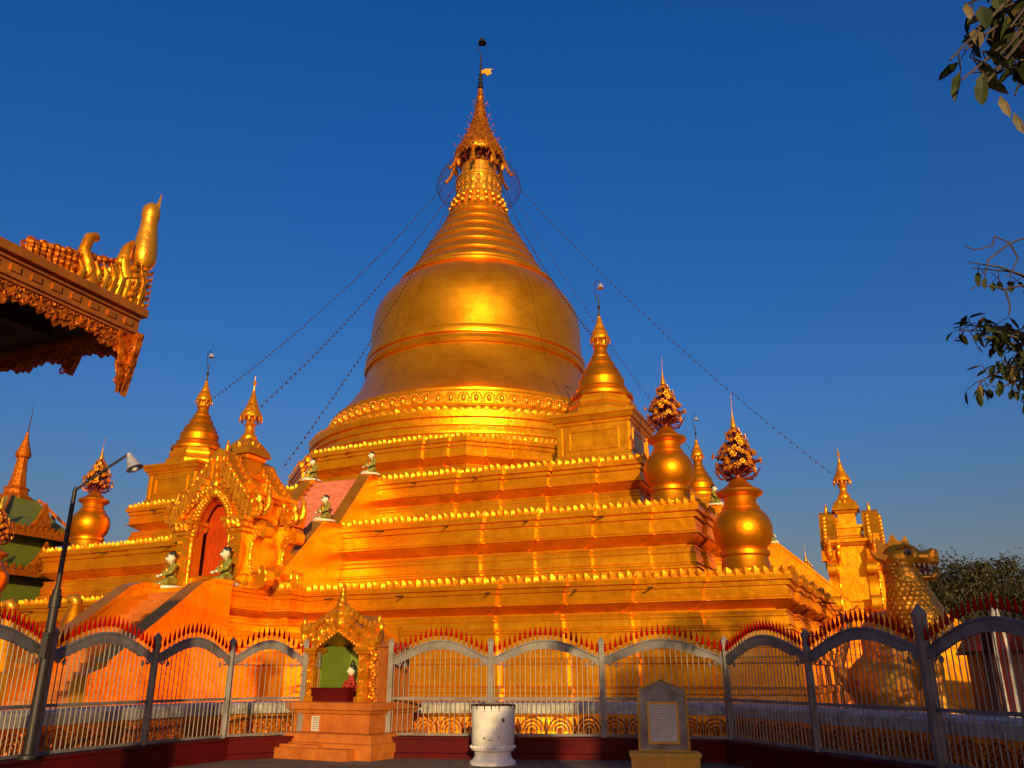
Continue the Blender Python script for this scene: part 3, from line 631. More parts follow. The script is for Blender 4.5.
# ------------------------------------------------------------------ seated ogre statues
def ogre(label, loc, rz):
    t = thing('ogre_statue', label, 'statue', loc, rz, 'painted ogre statues seated on the stair walls')
    b = G()
    b.ell((0,.04,.52), (.25,.17,.30), 10, 7); b.ell((0,.05,.25), (.33,.25,.17), 10, 6)
    for s_ in (-1, 1):
        b.tube([(s_*.16,.02,.22),(s_*.46,-.20,.2),(s_*.05,-.40,.13)], [.14,.12,.085], 8)
        b.ell((s_*.27,.03,.74), (.12,.11,.11), 8, 6)
        b.tube([(s_*.28,.02,.74),(s_*.40,-.10,.52),(s_*.22,-.30,.42)], [.09,.08,.06], 8)
    b.tube([(0,.03,.75),(0,.0,.95)], [.12,.09], 8)
    blob(b, 'body', 'robe', t, .03, 3)
    h = G().ell((0,-.02,1.03), (.15,.16,.19), 10, 8).ell((0,-.16,.98), (.07,.07,.06), 8, 5)
    for s_ in (-1, 1): h.ell((s_*.16,0,1.02), (.035,.05,.09), 6, 5)
    h = blob(h, 'head', 'skin', t, .022, 2)
    e = G()
    for s_ in (-1, 1): e.ell((s_*.06,-.165,1.06), (.028,.02,.022), 6, 4); e.tube([(s_*.03,-.17,1.105),(s_*.10,-.15,1.12)], .012, 4)
    e.ell((0,-.215,.955), (.045,.02,.012), 6, 4)
    e.build('face_paint', 'black', h, 60)
    hr = G().ell((0,.02,1.12), (.165,.165,.14), 10, 6).ell((0,.06,1.2), (.08,.08,.07), 8, 5)
    blob(hr, 'hair', 'black', t, .022, 1)
    hd = G()
    for s_ in (-1, 1): hd.ell((s_*.20,-.32,.42), (.07,.08,.05), 7, 5); hd.ell((s_*.10,-.43,.10), (.12,.07,.05), 7, 5); hd.ell((s_*.22,-.36,.12), (.09,.06,.05), 7, 5)
    hd.build('hands', 'skin', t, 60)
    G().tube([(-.16,-.12,.8),(0,-.19,.7),(.16,-.12,.8)], .03, 5).ell((0,-.13,.6), (.11,.07,.13), 8, 5).build('collar', 'bright', t, 60)
    G().lathe([(.52,-.02),(.52,.07),(.46,.09),(.3,.09)], 20).build('plinth', 'skin', t, 40)
    return t
fF, rF = AF(0); fR, rR = AF(1)
zt = 5.14
o0 = ogre('green robed ogre statue seated right of the red porch doorway', fF(1.45, 27.55, zt+.02), rF - .5); o0.scale = (1.28,)*3
dup(o0, 'green robed ogre statue seated left of the red porch doorway', fF(-1.7, 27.35, zt+.02), rF - .5)
dup(o0, 'green robed ogre statue on the middle stair wall, between porch and bare golden terrace', fF(1.88, 21.5, 8.74), rF - .45, 1.08)
dup(o0, 'green robed ogre statue on the top stair wall, right one of the upper pair', fF(1.92, 17.65, 11.88), rF - .4, 1.08)
dup(o0, 'green robed ogre statue on the top stair wall, left one of the upper pair', fF(-1.92, 17.65, 11.88), rF - .4, 1.08)
dup(o0, 'ogre statue in profile on the right hand stair wall beside the largest urn', fR(-1.88, 20.75, 9.30), rR, 1.08)
dup(o0, 'ogre statue high on the right hand stair wall, behind the largest urn', fR(-1.92, 17.65, 11.88), rR, 1.08)

# ------------------------------------------------------------------ guardian lions
def lion(label, loc, rz, sc=1.0, group='gilt guardian lions before the stairs'):
    # faces +x ; 9 m tall at scale 1
    t = thing('guardian_lion', label, 'lion statue', loc, rz, group, sc)
    b = G()
    b.ell((-.6,0,3.3), (1.5,1.25,2.2), 14, 9, rot=Matrix.Rotation(R(-18), 3, 'Y'))        # trunk leaning back
    b.ell((.55,0,4.4), (1.35,1.25,1.7), 14, 9); b.ell((-1.5,0,1.7), (1.6,1.45,1.6), 14, 9)
    b.tube([(.9,0,4.4),(.72,0,5.4),(.58,0,6.2),(.48,0,6.9),(.35,0,7.6)], [1.62,1.42,1.2,1.05,.95], 14)
    for s_ in (-1, 1):
        b.tube([(.75,s_*.75,4.2),(1.15,s_*.85,2.6),(1.2,s_*.85,1.2),(1.3,s_*.85,.5)], [.75,.55,.45,.5], 10)
        b.ell((1.6,s_*.85,.35), (.75,.5,.38), 10, 6)
        b.ell((-.9,s_*1.15,1.5), (1.25,.6,1.25), 12, 8); b.ell((.0,s_*1.3,.4), (.95,.45,.4), 10, 6)
    b.tube([(-2.9,0,1.4),(-3.4,0,2.6),(-3.0,0,3.8),(-2.7,0,4.9),(-3.1,0,5.6)], [.3,.32,.36,.3,.08], 8)
    body = blob(b, 'body', 'lion', t, .14, 5)
    # breast feathers and scale rows
    g = G()
    for j in range(12):
        z = 6.75 - j*.24; u = (6.9 - z)/2.5; rr = 1.03 + .60*u; cx = .49 + .40*u; n = 19
        for k in range(n):
            a = -2.6 + 5.2*(k + .5*(j % 2))/n
            p = Vector((cx + rr*math.cos(a), rr*math.sin(a), z)); d = Vector((math.cos(a), math.sin(a), .35)).normalized()
            g.ell(p - d*.03, (.19,.20,.075), 7, 4, rot=d.to_track_quat('Z', 'Y').to_matrix())
    g.build('neck_scales', 'lion', body, 60)
    # head
    h = G()
    h.ell((.32,0,8.15), (.95,.95,.85), 14, 9); h.ell((.9,0,8.52), (.5,.78,.36), 12, 7)
    h.ell((1.35,0,8.15), (.9,.70,.42), 12, 7); h.ell((1.95,0,8.2), (.42,.52,.36), 10, 7); h.ell((2.15,0,8.42), (.22,.36,.18), 8, 5); h.ell((1.5,0,7.88), (.9,.6,.16), 12, 5)
    h.ell((.5,0,7.25), (.8,.8,.34), 12, 6); h.ell((1.3,0,7.10), (.85,.56,.19), 12, 6); h.ell((1.98,0,7.25), (.2,.34,.17), 8, 5); h.ell((.1,0,7.6), (.75,.88,.6), 12, 8)
    for s_ in (-1, 1): h.ell((.7,s_*.66,8.4), (.42,.28,.34), 8, 6); h.ell((2.0,s_*.30,8.45), (.24,.2,.18), 8, 5); h.ell((.45,s_*.75,7.45), (.45,.22,.4), 9, 6)
    hd = blob(h, 'head', 'lionface', t, .075, 3)
    G().ell((1.0,0,7.52), (.8,.46,.26), 10, 6).build('mouth', 'mouth', hd, 60)
    tg = G().tube([(.7,0,7.3),(1.3,0,7.34),(1.75,0,7.36)], [.22,.18,.08], 8).build('tongue', 'mouth', hd, 60)
    tt = G()
    for s_ in (-1, 1):
        for i in range(5):
            x = .8 + i*.24; y = s_*(.56 - .06*max(0, i-2)); big = i in (3,)
            tt.lathe([(.075,0),(.06,-.15),(.01,-.24 if big else -.09)], 6, (x, y, 7.80)); tt.lathe([(.07,0),(.055,.13),(.01,.22 if big else .08)], 6, (x, y*.95, 7.22))
    tt.build('teeth', 'teeth', hd, 60)
    for s_ in (-1, 1):
        ey = G().ell((.80,s_*.84,8.40), (.21,.14,.2), 10, 7).build('eyeball', 'stone', hd, 60)
        G().ell((.85,s_*.94,8.39), (.13,.06,.13), 8, 5).build('pupil', 'black', hd, 60)
    c = G()
    for s_ in (-1, 1):
        c.prism([(-.62,7.9),(1.0,8.7),(.95,9.0),(.78,9.38),(.62,9.05),(.40,9.08),(.24,9.42),(.08,9.40),(-.04,9.02),(-.28,8.95),(-.6,9.3),(-.72,9.22),(-.70,8.6)], 'y', s_*.34-.12, s_*.34+.12)
        for j in range(7):                   # curled whisker frill behind the jaw
            a = R(120 + j*24); c.ell((.50 + .60*math.cos(a), s_*.92, 7.45 + .52*math.sin(a)), (.14,.12,.14), 7, 5)
        c.prism([(-.15,8.25),(-.6,8.38),(-1.0,8.55),(-.75,8.2),(-.35,7.95)], 'y', s_*.86-.08, s_*.86+.08)
        c.tube([(.35,s_*.86,8.62),(.7,s_*.92,8.78),(1.1,s_*.75,8.62)], [.1,.14,.07], 6)
    c.build('horned_crest', 'lionface', hd, 40)
    G().box(-3.3,2.6,-1.9,1.9,0.02,.12).build('plinth', 'white', t, 0)
    return t
_p = Vector(PF(27.15, 5.0, 0))*.722 + Vector((.16, 0, 0))
L0 = lion('huge gilt guardian lion with open jaws and scaled neck behind the right fence', (_p.x, _p.y, .10), ROT, .722, None)
for (px_, py_, Y_), lab in [((77,601,34.5), 'gilt cone with dark curled tip above the left fence, beside the shaded stair wall'), ((13,606,33.0), 'gilt cone with curled tip at the left picture edge, left of the lamp post')]:
    q = at(px_, py_, Y_)
    t = thing('stair_finial', lab, 'finial', (q.x, q.y, 0), ROT, 'gilt cone finials at the foot of the stair')
    h = q.z
    G().lathe([(1.0,0),(1.0,.4),(.8,.5),(.75,1.2),(.95,1.5),(.9,2.0),(.62,h-1.5),(.45,h-.9),(.27,h-.25),(.2,h-.12)], 24).build('cone', 'urn', t, 35)
    G().tube([(0,0,h-.2),(0,0,h-.05),(-.1,-.06,h+.08),(-.27,-.14,h+.06),(-.33,-.17,h-.07)], [.2,.24,.24,.17,.05], 9).build('curled_tip', 'lionface', t, 60)
    G().box(-1.1,1.1,-1.1,1.1,0,.3).build('plinth', 'gold', t, 0)

# ------------------------------------------------------------------ bell strings from the crown to the terraces
def string(label, a, b, sag, n):
    a = Vector(a); b = Vector(b); P = []
    for i in range(41):
        u = i/40; p = a.lerp(b, u); p.z -= sag*4*u*(1-u); P.append(p)
    t = thing('bell_string', label, 'bell string', tuple(b), 0, 'strings of small bells hung from the crown')
    g = G().tube([tuple(p - b) for p in P], .010, 4)
    for i in range(1, n):
        u = i/n; p = a.lerp(b, u); p.z -= sag*4*u*(1-u); q = p - b
        g.lathe([(.015,0),(.035,-.04),(.05,-.13),(.04,-.13)], 6, (q.x, q.y, q.z))
    g.build('bell_cable', 'rust', t, 60)
def ringpt(a): return (CX + 3.4*math.cos(a), CY + 3.4*math.sin(a), 40.1)
def ring_to(b): 
    return ringpt(math.atan2(b[1]-CY, b[0]-CX))
for label, b, n in [('bell string running down from the crown to the gilt porch tower at far right', fR(0, 25.3, 13.2), 64),
                 ('bell string passing down the right flank of the great bell to the nearest small stupa', PF(14, 14, 19.0), 60),
                 ('bell string running down behind the second urn to the hidden small stupa', PF(14, -14, 19.2), 62),
                 ('faint upper bell string slanting left from the crown to the left small stupa', PF(-14, 14, 19.0), 74),
                 ('dark bell string slanting left from the crown to the porch spire', fF(0, 25.3, 13.4), 66),
                 ('lower bell string slanting left from the crown to the rear gable of the porch', fF(1.2, 24.2, 10.9), 75)]:
    string(label, ring_to(b), b, 1.1, n)

# ------------------------------------------------------------------ green roofed spired shrine, far left
gs = thing('spired_shrine', 'green tiled shrine with tiered gilt roofs and thin spire at the far left', 'shrine', (-36.4, 60.0, 0), ROT)
G().box(-3.0,3.0,-3.0,3.0,0,8.2).build('hall', 'green', gs, 0)
sq = lambda q: [(-q,-q),(q,-q),(q,q),(-q,q)]
for z, q, q2, z2 in [(8.3,4.2,2.3,9.9),(11.1,3.4,1.0,13.9)]:
    rf = G().sweep(sq(1.0), [(q-1, z), (q-1.05, z+.12), ((q+q2)/2-1.15, (z+z2)/2-.15), (q2-1, z2)]).build('roof', 'green', gs, 0)
    ed = G()
    for k in range(4):
        e_ = G().box(-q-.05, q+.05, -q-.1, -q+.1, z-.28, z+.08)
        for i in range(15): petal(e_, (-q + 2*q*(i+.5)/15, -q, z+.06), (0,-1), .45, .45, .1, .05)
        e_.prism([(-q*.35,z+.05),(0,z+1.5),(q*.35,z+.05)], 'y', -q-.05, -q+.25).prism([(-q*.2,z+.5),(0,z+2.2),(q*.2,z+.5)], 'y', -q-.12, -q+.1)
        e_.tube([(q,-q,z),(q+.35,-q-.35,z+.5),(q+.5,-q-.5,z+1.2),(q+.45,-q-.45,z+1.9)], [.25,.22,.16,.04], 6)
        e_.tube([(q,-q,z+.05),(q2*1.1,-q2*1.1,z2)], .12, 6)
        ed.join(e_.xf(Matrix.Rotation(k*PI/2, 4, 'Z')))
    ed.build('gilt_eave', 'teak', rf, 40)
G().box(-2.25,2.25,-2.25,2.25,9.8,11.15).build('upper_hall', 'green', gs, 0)
G().lathe([(1.15,13.7),(1.3,13.9),(.85,14.2),(.8,14.5),(.9,14.6),(.62,14.8),(.48,15.6),(.4,16.4),(.38,16.9),(.42,17.0)], 8, a0=PI/8).build('spire', 'teak', gs, 20)
G().lathe([(.3,16.9),(.50,17.0),(.54,17.25),(.38,17.7),(.2,18.3),(.08,18.9)], 16).build('umbrella_crown', 'teak', gs, 40)
G().tube([(0,0,18.8),(.05,0,20.0),(.12,0,21.2)], [.06,.04,.015], 6).build('finial_rod', 'iron', gs, 40)

# ------------------------------------------------------------------ fence on its red plinth, and the low relief wall behind it
FP = [(-8.1,11.6),(-7.72,14.57),(-6.95,17.0),(-6.07,18.9),(-4.68,19.83),(-2.7,19.5),(-.47,19.2),(1.95,19.05),(4.47,18.3),(5.25,15.5),(6.1,12.88),(6.7,10.3),(7.2,7.7)]
def fence_panel(a, b, parent, nb):
    a = Vector((*a, 0)); b = Vector((*b, 0)); d = b - a; L = d.length; u = d/L; n_ = Vector((u.y, -u.x, 0))
    mt = Matrix(((u.x, -n_.x, 0, a.x), (u.y, -n_.y, 0, a.y), (0, 0, 1, 0), (0, 0, 0, 1)))
    top = lambda x: 2.05 + .36*math.sin(PI*min(1, max(0, (x-.05)/(L-.1))))**1.15
    g = G(); K = 20; x0, x1 = .06, L-.06
    up = []; lo = []
    for i in range(K+1):
        x = x0 + (x1-x0)*i/K; up.append((x, top(x))); 
        th = .20 if .1 < i/K < .9 else .16 + .04*math.sin(i)
        lo.append((x, top(x) - th))
    g.prism(up + lo[::-1], 'y', -.022, .022)
    for z0, z1 in [(1.16,1.215),(.44,.49)]: g.box(.03, L-.03, -.02, .02, z0, z1)
    for xx, s_ in [(.20,1),(L-.20,-1)]:
        scroll(g, (xx, 0, 1.93), .085, 1.4, .02, d=s_, a0=PI/2)
        scroll(g, (xx + s_*.12, 0, 1.87), .05, 1.4, .016, d=-s_, a0=PI/2)
    g.tube([(x, -.026, z-.035) for x, z in up], .010, 4)
    g.xf(mt); pn = g.build('panel_frame', 'grey', parent, 40)
    bars = G(); sp = G()
    for i in range(nb):
        x = L*(i+.75)/(nb+.5); z1 = top(x)
        bars.tube([(x, 0, .46), (x, 0, z1-.15)], .0105, 5); bars.tube([(x, 0, z1-.02), (x, 0, z1+.11)], .011, 5)
        sp.lathe([(.012,.08),(.034,.115),(.030,.15),(.018,.22),(.004,.30)], 6, (x, 0, z1))
    bars.xf(mt).build('bars', 'bars', pn, 60); sp.xf(mt).build('spear_tips', 'spear', pn, 60)
def fence(label, i0, i1, first=True, last=True, skip=()):
    t = thing('spiked_fence', label, 'fence', (FP[i0][0], FP[i0][1], 0), 0, None)
    t.location = (0, 0, 0)
    for i in range(i0, i1+1):
        if i == i0 and not first: continue
        x, y = FP[i]; big = i == 10
        r = .055 if not big else .075
        p = G().box(x-r, x+r, y-r, y+r, .42, 2.33 if not big else 2.5)
        p.sweep([(x-r,y-r),(x+r,y-r),(x+r,y+r),(x-r,y+r)], [(.012,2.3 if not big else 2.48),(.012,2.36 if not big else 2.53),(-r*.9,2.46 if not big else 2.68)])
        p.build('post', 'grey', t, 0)
    for i in range(i0, i1):
        if i == 4:
            u = (Vector(FP[5]) - Vector(FP[4])).normalized()
            fence_panel(FP[4], tuple(Vector(FP[4]) + u*.42), t, 3); continue
        L = (Vector(FP[i+1]) - Vector(FP[i])).length
        fence_panel(FP[i], FP[i+1], t, max(10, round(L/.118)))
        a = Vector((*FP[i], 0)); b = Vector((*FP[i+1], 0)); u = (b-a).normalized(); nn = Vector((u.y, -u.x, 0))
        g = G(); q = [a + nn*.2, b + nn*.2, b - nn*.2, a - nn*.2]
        g.sweep([(v.x, v.y) for v in q], [(.05,.0),(.05,.1),(.0,.12),(0,.37),(.03,.38),(.03,.42)])
        g.build('plinth', 'kerb', t, 0)
    return t
fence('grey arched steel fence with red spear tips, left run curving towards the lamp post', 0, 4)
fence('grey arched steel fence with red spear tips, middle run behind the white drum', 4, 8, first=False)
fence('grey arched steel fence with red spear tips, shaded right run in front of the lion', 8, 12, first=False)

WPp = [(x*(1.13 + .0), y*1.13 + .15) for x, y in FP]
rw = thing('relief_wall', 'low gilt relief wall with stained white coping running behind the fence', 'wall', (0,0,0))
for i in range(len(WPp)-1):
    a = Vector((*WPp[i], 0)); b = Vector((*WPp[i+1], 0)); d = b-a; L = d.length; u = d/L; nn = Vector((u.y, -u.x, 0))
    mt = Matrix(((u.x, -nn.x, 0, a.x), (u.y, -nn.y, 0, a.y), (0, 0, 1, 0), (0, 0, 0, 1)))
    wl = G().box(-.02, L+.02, -.12, .5, 0, .80).xf(mt).build('wall_body', 'gold', rw, 0)
    G().prism([(-.24,.79),(-.24,.98),(-.18,1.03),(.6,1.05),(.6,.79)], 'x', -.04, L+.04).xf(mt).build('coping', 'white', wl, 0)
    g = G(); k = max(2, round(L/.62))
    for j in range(k):
        x = L*(j+.5)/k
        for r in (.29, .21, .13, .06):
            g.tube([(x + r*math.cos(R(20*q)), -.14, .40 + r*1.05*math.sin(R(20*q))) for q in range(10)], .026, 5)
        g.ell((x, -.14, .36), (.07,.05,.09), 7, 5)
        g.ell((x + L/k/2, -.13, .5), (.05,.05,.2), 6, 5)
    g.box(0, L, -.17, -.12, .02, .3)
    g.xf(mt).build('lotus_relief', 'teak', wl, 60)

# ------------------------------------------------------------------ street lamp
lx, ly = -7.62, 14.25
lp = thing('street_lamp', 'leaning black street lamp with bent arm and steel cone shade at left', 'street lamp', (lx, ly, .42), 0)
G().tube([(0,0,0),(0,0,2.6)], [.085,.07], 12).lathe([(.14,0),(.14,.05),(.09,.07)], 12).lathe([(.095,2.3),(.095,2.5)], 12).build('lower_pole', 'iron', lp, 40)
tz = 4.28
G().tube([(0,0,2.5),(0,0,tz),(.03,0,tz+.06)], [.045,.036,.034], 10).tube([(.0,0,tz),(.42,0,tz+.34),(.84,0,tz+.66)], .024, 8).build('arm', 'iron', lp, 40)
lh = Matrix.Translation((.86, 0, tz+.62)) @ Matrix.Rotation(R(-28), 4, 'Y')
sh = G().lathe([(.05,.04),(.06,-.04),(.08,-.09),(.135,-.24),(.15,-.26),(.14,-.255),(.07,-.09),(.05,-.04)], 20).xf(lh).build('lamp_shade', 'steel', lp, 40)
G().ell((0,0,-.2), (.075,.075,.11), 10, 7).xf(lh).build('bulb', 'glass', sh, 60)
G().box(-.05,.05,-.12,-.04,1.5,1.9).build('switch_box', 'iron', lp, 0)

# ------------------------------------------------------------------ roadside niche shrine
sx, sy, srz = -3.86, 19.55, -R(27)
ns = thing('niche_shrine', 'golden niche shrine with green tiled recess on a stepped orange base', 'shrine', (sx, sy, 0), srz)
yF = -.05
b = G()
b.sweep([(-1.25,yF-.35),(1.25,yF-.35),(1.25,1.7),(-1.25,1.7)], [(.1,0),(.1,.30),(.04,.32),(.02,.48),(-.12,.5)])
b.build('base', 'wash', ns, 0)
b = G().box(-.95,.95,yF-.75,yF-.33,0,.22).box(-1.2,.1,yF-.62,yF-.33,.22,.28)
b.build('step', 'wash', ns, 0)
G().sweep([(-1.02,yF-.1),(1.02,yF-.1),(1.02,1.5),(-1.02,1.5)], [(.0,.49),(.0,.86),(.06,.88),(.08,.94),(.14,.96),(.14,1.10),(.0,1.12)]).build('pedestal', 'wash', ns, 0)
for x in (-1.0, -.25, .45, .99): G().box(x-.05, x+.05, yF-.13, yF-.08, .5, .86).build('pilaster', 'wash', ns, 0)
nb_ = G()                                     # niche walls
nb_.box(-.72,-.62,.02,1.2,1.1,2.35).box(.62,.72,.02,1.2,1.1,2.35).box(-.72,.72,1.2,1.3,1.1,2.75)
nb_.prism([(-.8,2.3),(-.62,2.3),(0,2.80),(.62,2.3),(.8,2.3),(0,3.0)], 'y', .09, 1.35)
nb_ = nb_.build('niche_walls', 'gold', ns, 0)
g = G().box(-.61,.61,1.15,1.19,1.12,2.3).prism([(-.61,2.31),(.61,2.31),(0,2.78)], 'y', 1.15, 1.19).box(-.61,-.58,.1,1.14,1.12,2.3).box(.58,.61,.1,1.14,1.12,2.3)
g.build('green_tiles', 'tile', nb_, 0)
g = G()
for i in range(1, 6): g.box(-.6, .6, 1.141, 1.148, 1.12+.2*i, 1.127+.2*i)
for i in range(1, 6): g.box(-.6+.2*i, -.593+.2*i, 1.141, 1.148, 1.12, 2.3)
g.build('tile_joints', 'robe', nb_, 0)
G().box(.62+.12,1.0,.1,1.35,1.1,2.25).prism([(.70,2.25),(1.04,2.25),(.87,2.38)], 'y', .06, 1.4).build('side_pier', 'wash', ns, 0)
for s_ in (-1, 1):
    c = G().box(s_*.72-.11, s_*.72+.11, -.12, .10, 1.1, 2.12).box(s_*.72-.15, s_*.72+.15, -.16, .10, 1.1, 1.22).build('column', 'ornate', ns, 0)
    g = G().sweep([(s_*.72-.11,-.12),(s_*.72+.11,-.12),(s_*.72+.11,.1),(s_*.72-.11,.1)], [(0,2.08),(.05,2.12),(.05,2.16),(.09,2.18),(.09,2.24),(0,2.25)])
    g.build('capital', 'ornate', c, 0)
    g = G()
    for j in range(7): scroll(g, (s_*.93 + .03*(j % 2), -.02, 1.25 + j*.15), .085, 1.3, .026, d=s_*(1 if j % 2 else -1)); scroll(g, (s_*.72, -.13, 1.3 + j*.12), .055, 1.2, .016, d=(1 if j % 2 else -1))
    [g.ell((s_*(.93+.06*math.sin(j*1.3)), 0, 1.2+j*.08), (.06,.07,.06), 6, 4) for j in range(12)]
    g.build('side_carving', 'ornate', c, 60)
pd = G().prism([(-1.0,2.2),(-.62,2.2),(-.5,2.3),(0,2.62),(.5,2.3),(.62,2.2),(1.0,2.2),(1.08,2.5),(.98,2.75),(.62,2.62),(.42,2.75),(.28,3.0),(0,3.3),(-.28,3.0),(-.42,2.75),(-.62,2.62),(-.98,2.75),(-1.08,2.5)], 'y', -.10, .08).build('pediment', 'ornate', ns, 0)
g = G()
for s_ in (-1, 1):
    for x, z, r in [(.86,2.52,.17),(.6,2.45,.12),(.36,2.62,.13),(.98,2.34,.1),(.25,2.84,.1)]: scroll(g, (s_*x, -.12, z), r, 1.7, .035, d=s_)
    for i in range(9):
        u = i/8; g.ell((s_*(.62-.6*u), -.12, 2.24+.36*u), (.05,.05,.05), 6, 4)
        g.ell((s_*(1.05-1.0*u), -.02, 2.72 + (.0 if i < 3 else .6*(u-.3))), (.06,.07,.11), 6, 4)
    scroll(g, (s_*1.02, -.04, 2.66), .12, 1.6, .045, d=-s_, a0=PI/2); g.ell((s_*1.05,-.02,2.82), (.06,.06,.12), 7, 5)
for z, r in [(2.78,.14),(2.98,.11),(3.16,.09)]: g.ell((0,-.1,z), (r,.08,r*1.2), 8, 6)
g.lathe([(.09,3.2),(.11,3.3),(.05,3.38),(.07,3.44),(.01,3.66)], 10, (0,-.02,0))
g.build('pediment_carving', 'ornate', pd, 60)
pq = G().box(-.52,-.22,yF-.125,yF-.105,.52,.82).build('plaque', 'slab', ns, 0)
g = G()
for r in range(6):
    x = -.49
    while x < -.27:
        wd = random.uniform(.014,.03); g.box(x, x+wd, yF-.129, yF-.126, .775-.045*r, .795-.045*r); x += wd+.009
g.build('plaque_letters', 'ink', pq, 0)
ob = thing('offering_box', 'dark red offering box on the front ledge of the niche shrine', 'box', tuple(Vector((sx,sy,1.12)) + Matrix.Rotation(srz,3,'Z') @ Vector((-.12,-.02,0))), srz)
G().box(-.5,.5,-.12,.12,.0,.26).build('box_body', 'kerb', ob, 0)
G().box(-.52,.52,-.14,.14,.26,.285).build('lid', 'kerb', ob, 0)
fgl = Vector((sx,sy,1.12)) + Matrix.Rotation(srz,3,'Z') @ Vector((-.02,.50,0))
fg = thing('spirit_statue', 'small seated statue with white face and red clothes inside the niche shrine', 'statue', tuple(fgl), srz - .5)
b = G().ell((0,0,.28), (.17,.14,.2), 10, 7).ell((0,-.08,.1), (.26,.2,.1), 10, 6).tube([(0,0,.4),(0,0,.55)], [.1,.06], 8)
for s_ in (-1, 1): b.tube([(s_*.14,0,.42),(s_*.2,-.08,.26),(s_*.1,-.2,.2)], [.055,.05,.04], 7)
blob(b, 'body', 'redcloth', fg, .02, 3)
hh = blob(G().ell((0,-.01,.64), (.085,.09,.115), 10, 8).ell((0,-.1,.63), (.02,.03,.03), 6, 4), 'head', 'skin', fg, .014, 2)
G().ell((0,.02,.70), (.093,.093,.08), 10, 6).lathe([(.05,.75),(.06,.8),(.01,.88)], 8, (0,.02,0)).build('hair', 'black', fg, 60)
G().box(-.3,.3,-.3,.25,-.0,.03).build('plinth', 'bright', fg, 0)
for i, (dx, lab) in enumerate([(-.32, 'left one of the two red flower vases inside the niche shrine'), (-.08, 'right one of the two red flower vases inside the niche shrine')]):
    vl = Vector((sx,sy,1.12)) + Matrix.Rotation(srz,3,'Z') @ Vector((.20+dx*.6,.24,0))
    v = thing('flower_vase', lab, 'vase', tuple(vl), srz, 'flower vases in the niche')
    G().lathe([(.05,0),(.06,.02),(.04,.06),(.06,.12),(.045,.19),(.055,.21)], 12).build('vase_body', 'bright', v, 40)
    g = G(); rr = random.Random(i)
    for k in range(12): g.ell((rr.uniform(-.08,.08), rr.uniform(-.06,.06), .25+rr.uniform(0,.15)), (.035,.035,.03), 6, 4)
    g.build('flowers', 'redcloth', v, 60)

# ------------------------------------------------------------------ white drum planter
dr = thing('stone_planter', 'round chipped white stone planter drum standing before the middle fence', 'planter', (-.38, 17.95, 0), 0)
G().lathe([(.46,0),(.46,.06),(.40,.10),(.36,.16),(.37,.24),(.43,.27),(.44,.31),(.41,.34),(.40,.36),(.415,.38),(.425,.42),(.43,1.04),(.445,1.06),(.445,1.09),(.40,1.10),(.385,1.06),(.385,.95),(.05,.95)], 48).build('drum', 'drum', dr, 30)
g = G()
for k in range(36): a = 2*PI*k/36; g.ell((.435*math.cos(a), .435*math.sin(a), .325), (.03,.03,.03), 6, 4)
g.build('bead_ring', 'drum', dr, 60)
g = G(); g.lathe([(.45,1.085),(.45,1.105),(.39,1.115),(.39,1.06)], 48, cap=False)
rr = random.Random(5)
for k in range(26):
    a = rr.uniform(0, 2*PI); ln = rr.uniform(.02,.11); p = [(.447*math.cos(a), .447*math.sin(a), 1.09), (.442*math.cos(a+.01), .442*math.sin(a+.01), 1.09-ln)]
    g.tube(p, [.014,.003], 5)
g.build('rusty_rim', 'rust', dr, 50)
G().ell((.43*math.cos(R(-62)), .43*math.sin(R(-62)), .83), (.035,.025,.045), 8, 5).ell((.428*math.cos(R(-112)), .428*math.sin(R(-112)), .50), (.03,.02,.014), 7, 4).ell((.428*math.cos(R(-96)), .428*math.sin(R(-96)), .47), (.05,.02,.008), 7, 4).ell((.428*math.cos(R(-75)), .428*math.sin(R(-75)), .52), (.02,.02,.012), 7, 4).build('chip_marks', 'ink', dr, 50)
G().lathe([(.38,.93),(.38,.97)], 24).build('soil', 'earth', dr, 0)

# ------------------------------------------------------------------ inscription stone
ins = thing('inscription_stone', 'grey inscription stone with ochre frame and pointed top before the right fence', 'stone tablet', (2.92, 17.3, 0), R(-6))
G().box(-.64,.64,-.22,.3,0,.28).sweep([(-.64,-.22),(.64,-.22),(.64,.3),(-.64,.3)], [(.03,.20),(.03,.27),(-.02,.285)]).build('base', 'ochre', ins, 0)
tp_ = [(-.48,.27),(.48,.27),(.46,1.40),(.40,1.44),(.22,1.50),(.08,1.56),(0,1.61),(-.08,1.56),(-.22,1.50),(-.40,1.44),(-.46,1.40)]
sbo = G().prism(tp_, 'y', -.05, .12).build('slab', 'stone', ins, 0)
g = G(); q = [(-.47,.29)] + [(x*.985, z-.01) for x, z in tp_[2:][::-1]] + [(.47,.29)]
g.tube([(x, -.055, z) for x, z in q], .024, 6); g.tube([(-.47,-.055,.30),(.47,-.055,.30)], .024, 6)
g.build('border', 'ochre', sbo, 50)
fr = G()
for x0, x1, z0, z1 in [(-.30,.30,.42,.465),(-.30,.30,1.135,1.18),(-.30,-.255,.465,1.135),(.255,.30,.465,1.135)]: fr.box(x0, x1, -.085, -.045, z0, z1)
pnl = G().box(-.255,.255,-.066,-.048,.465,1.135).build('text_panel', 'slab', ins, 0)
fr.build('panel_frame', 'ochre', pnl, 0)
g = G(); rr = random.Random(11)
for r in range(13):                          # rows of small round letters
    z = 1.095 - r*.046; x = -.235 + (.03 if r in (0, 12) else 0); xe = .235 - (.05 if r in (0, 12) else 0) - rr.uniform(0, .03)
    while x < xe:
        if rr.random() < .17: x += .018
        q = rr.uniform(.008, .011)
        g.tube([(x + q*math.cos(R(30+a)), -.0675, z + q*math.sin(R(30+a))) for a in range(0, 330, 60)], .003, 3); x += .026
